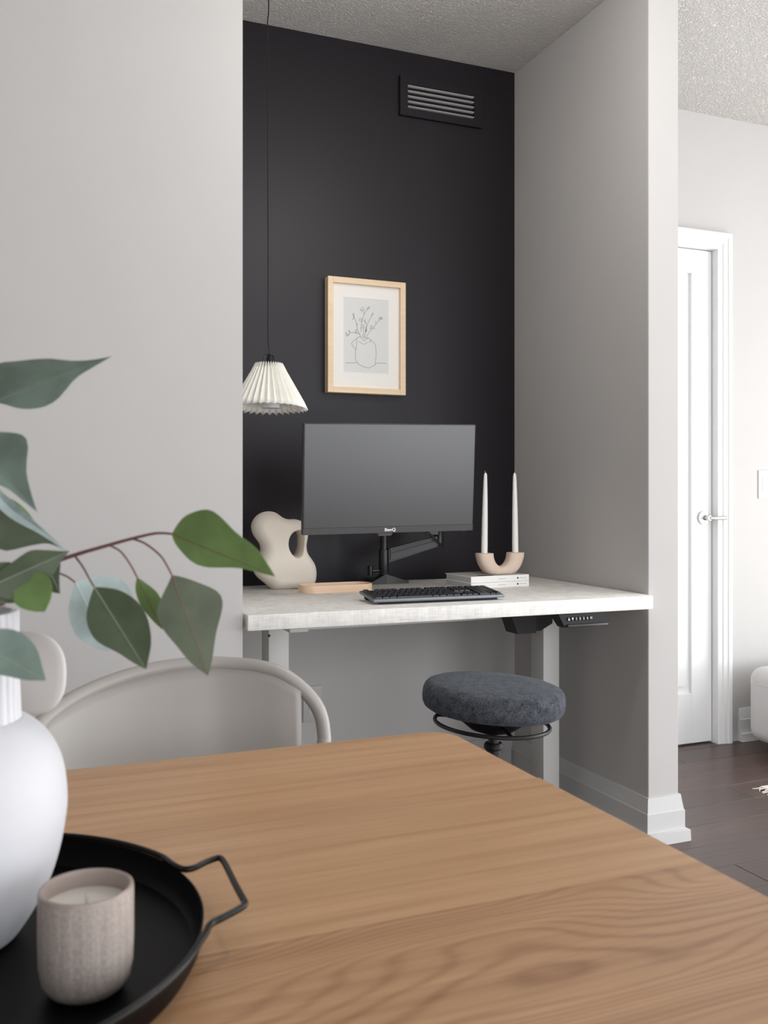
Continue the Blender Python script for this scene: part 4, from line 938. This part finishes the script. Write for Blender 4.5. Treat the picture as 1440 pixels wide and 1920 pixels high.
# ================================================================== STOOL
SX_, SYY = 1.1735, 2.112
t = thing('wobble_stool', 'round charcoal felt stool with black ring and post before the desk', 'stool', (SX_, SYY, 0))
tilt = Matrix.Translation((SX_, SYY, .555)) @ Matrix.Rotation(math.radians(3.2), 4, 'Y') @ Matrix.Rotation(math.radians(1.5), 4, 'X') @ Matrix.Translation((-SX_, -SYY, -.555))
rs = .1815
pf = [(0, .520), (.13, .520), (rs - .016, .5235), (rs - .006, .530), (rs - .0012, .540), (rs, .552), (rs - .001, .568), (rs - .0045, .579), (rs - .011, .5865), (rs - .022, .5905), (.10, .5925), (0, .5930)]
part('seat', MB().lathe(pf, (SX_, SYY), 96, mat=tilt), FELT, t, 60)
part('hub', MB().lathe([(0, .4665), (.028, .4665), (.055, .475), (.080, .494), (.095, .5205), (0, .5205)], (SX_, SYY), 48, mat=tilt), BLACKPLASTIC, t, 50)
rr_ = .1455; rz = .4905
part('ring', MB().tube([tilt @ Vector((SX_ + rr_ * math.cos(2 * math.pi * k / 72), SYY + rr_ * math.sin(2 * math.pi * k / 72), rz)) for k in range(72)], .0052, 10, True), BLACKMETAL, t)
for a in (20, 140, 260):
    d_ = Vector((math.cos(math.radians(a)), math.sin(math.radians(a)), 0))
    part('spoke', MB().tube([tilt @ (Vector((SX_, SYY, .500)) + d_ * .06), tilt @ (Vector((SX_, SYY, rz + .002)) + d_ * rr_)], .0048, 8), BLACKMETAL, t)
part('gas_post', MB().lathe([(.0135, .40), (.0135, .468)], (SX_, SYY), 24), BLACKMETAL, t)
part('collar', MB().lathe([(.021, .424), (.0245, .427), (.0245, .436), (.021, .441), (.0136, .441)], (SX_, SYY), 28), BLACKPLASTIC, t)
part('column', MB().lathe([(.0195, .03), (.0195, .424)], (SX_, SYY), 28), BLACKMETAL, t)
part('base', MB().lathe([(0, 0), (.165, 0), (.17, .006), (.165, .014), (.06, .03), (.025, .04), (0, .04)], (SX_, SYY), 64), BLACKMETAL, t)

# ================================================================== ADDED FILL GLOBE, out of view, put in to brighten the alcove
CLX, CLY = 1.22, 1.78
t = thing('ceiling_lamp', 'round white globe lamp on a short stem under the ceiling before the alcove', 'lamp', (CLX, CLY, ZC))
part('canopy', MB().lathe([(0, ZC - .03), (.055, ZC - .03), (.06, ZC - .02), (.06, ZC - .0005), (0, ZC - .0005)], (CLX, CLY), 32), WHITE, t)
part('stem', MB().lathe([(.008, ZC - .255), (.008, ZC - .03)], (CLX, CLY), 16), WHITE, t)
gq = N('lit_opal_glass'); gq.b.inputs['Base Color'].default_value = (.9, .88, .85, 1); gq.b.inputs['Emission Color'].default_value = (1.0, .975, .945, 1); gq.b.inputs['Emission Strength'].default_value = 30.0
part('globe', MB().lathe([(.12 * math.sin(math.pi * k / 20), 2.325 - .12 * math.cos(math.pi * k / 20)) for k in range(21)], (CLX, CLY), 40), gq.m, t)

# ================================================================== LIVING ROOM, right edge
t = thing('ottoman', 'pale grey upholstered ottoman by the far wall, at the right edge', 'ottoman', (3.32, 2.875, 0))
ox_, oy_ = 2.915, 3.085
part('cushion', MB().box(ox_, ox_ + .8, 2.665, oy_, .040, .352, .055, 6), POUF, t)
def rim_arc(cx, cy, a0): return [(cx + .0555 * math.cos(math.radians(a0 - 90 * k / 6)), cy + .0555 * math.sin(math.radians(a0 - 90 * k / 6)), .285) for k in range(7)]
pip = rim_arc(ox_ + .055, 2.72, 270) + rim_arc(ox_ + .055, oy_ - .055, 180) + rim_arc(ox_ + .745, oy_ - .055, 90) + rim_arc(ox_ + .745, 2.72, 0)
part('piping', MB().tube(pip, .0015, 8, True), POUF, t)
for a in (ox_ + .08, ox_ + .72):
    for b in (2.745, oy_ - .08): part('leg', MB().lathe([(.016, 0), (.02, .05)], (a, b), 16), BLACKMETAL, t)
t = thing('rug', 'cream wool rug with a fringe on the dark floor', 'rug', (3.4, 1.8, 0))
rx0, ry1 = 2.575, 2.650
part('pile', MB().box(rx0, 4.25, 1.0, ry1, .0005, .010, .003, 2), RUG, t)
m = MB()
for k in range(110):
    y_ = 1.01 + (ry1 - 1.015) * k / 109
    m.tube([(rx0 + .004, y_, .006), (rx0 - .016, y_ + random.uniform(-.006, .006), .004), (rx0 - .036 + random.uniform(-.006, .006), y_ + random.uniform(-.01, .01), .0028)], [.0026, .0022, .0012], 5)
fr = part('fringe', m, RUG, t); fr['kind'] = 'stuff'
t = thing('light_switch', 'white wall switch plate on the bright wall, cut by the picture edge', 'switch', (3.131, YFAR, 1.113))
part('plate', MB().box(3.0975, 3.1675, YFAR - .006, YFAR - .0005, 1.0515, 1.1752, .0015, 2), WHITE, t)
part('rocker', MB().box(3.1165, 3.1485, YFAR - .0085, YFAR - .005, 1.080, 1.147, .001, 1), WHITE, t)
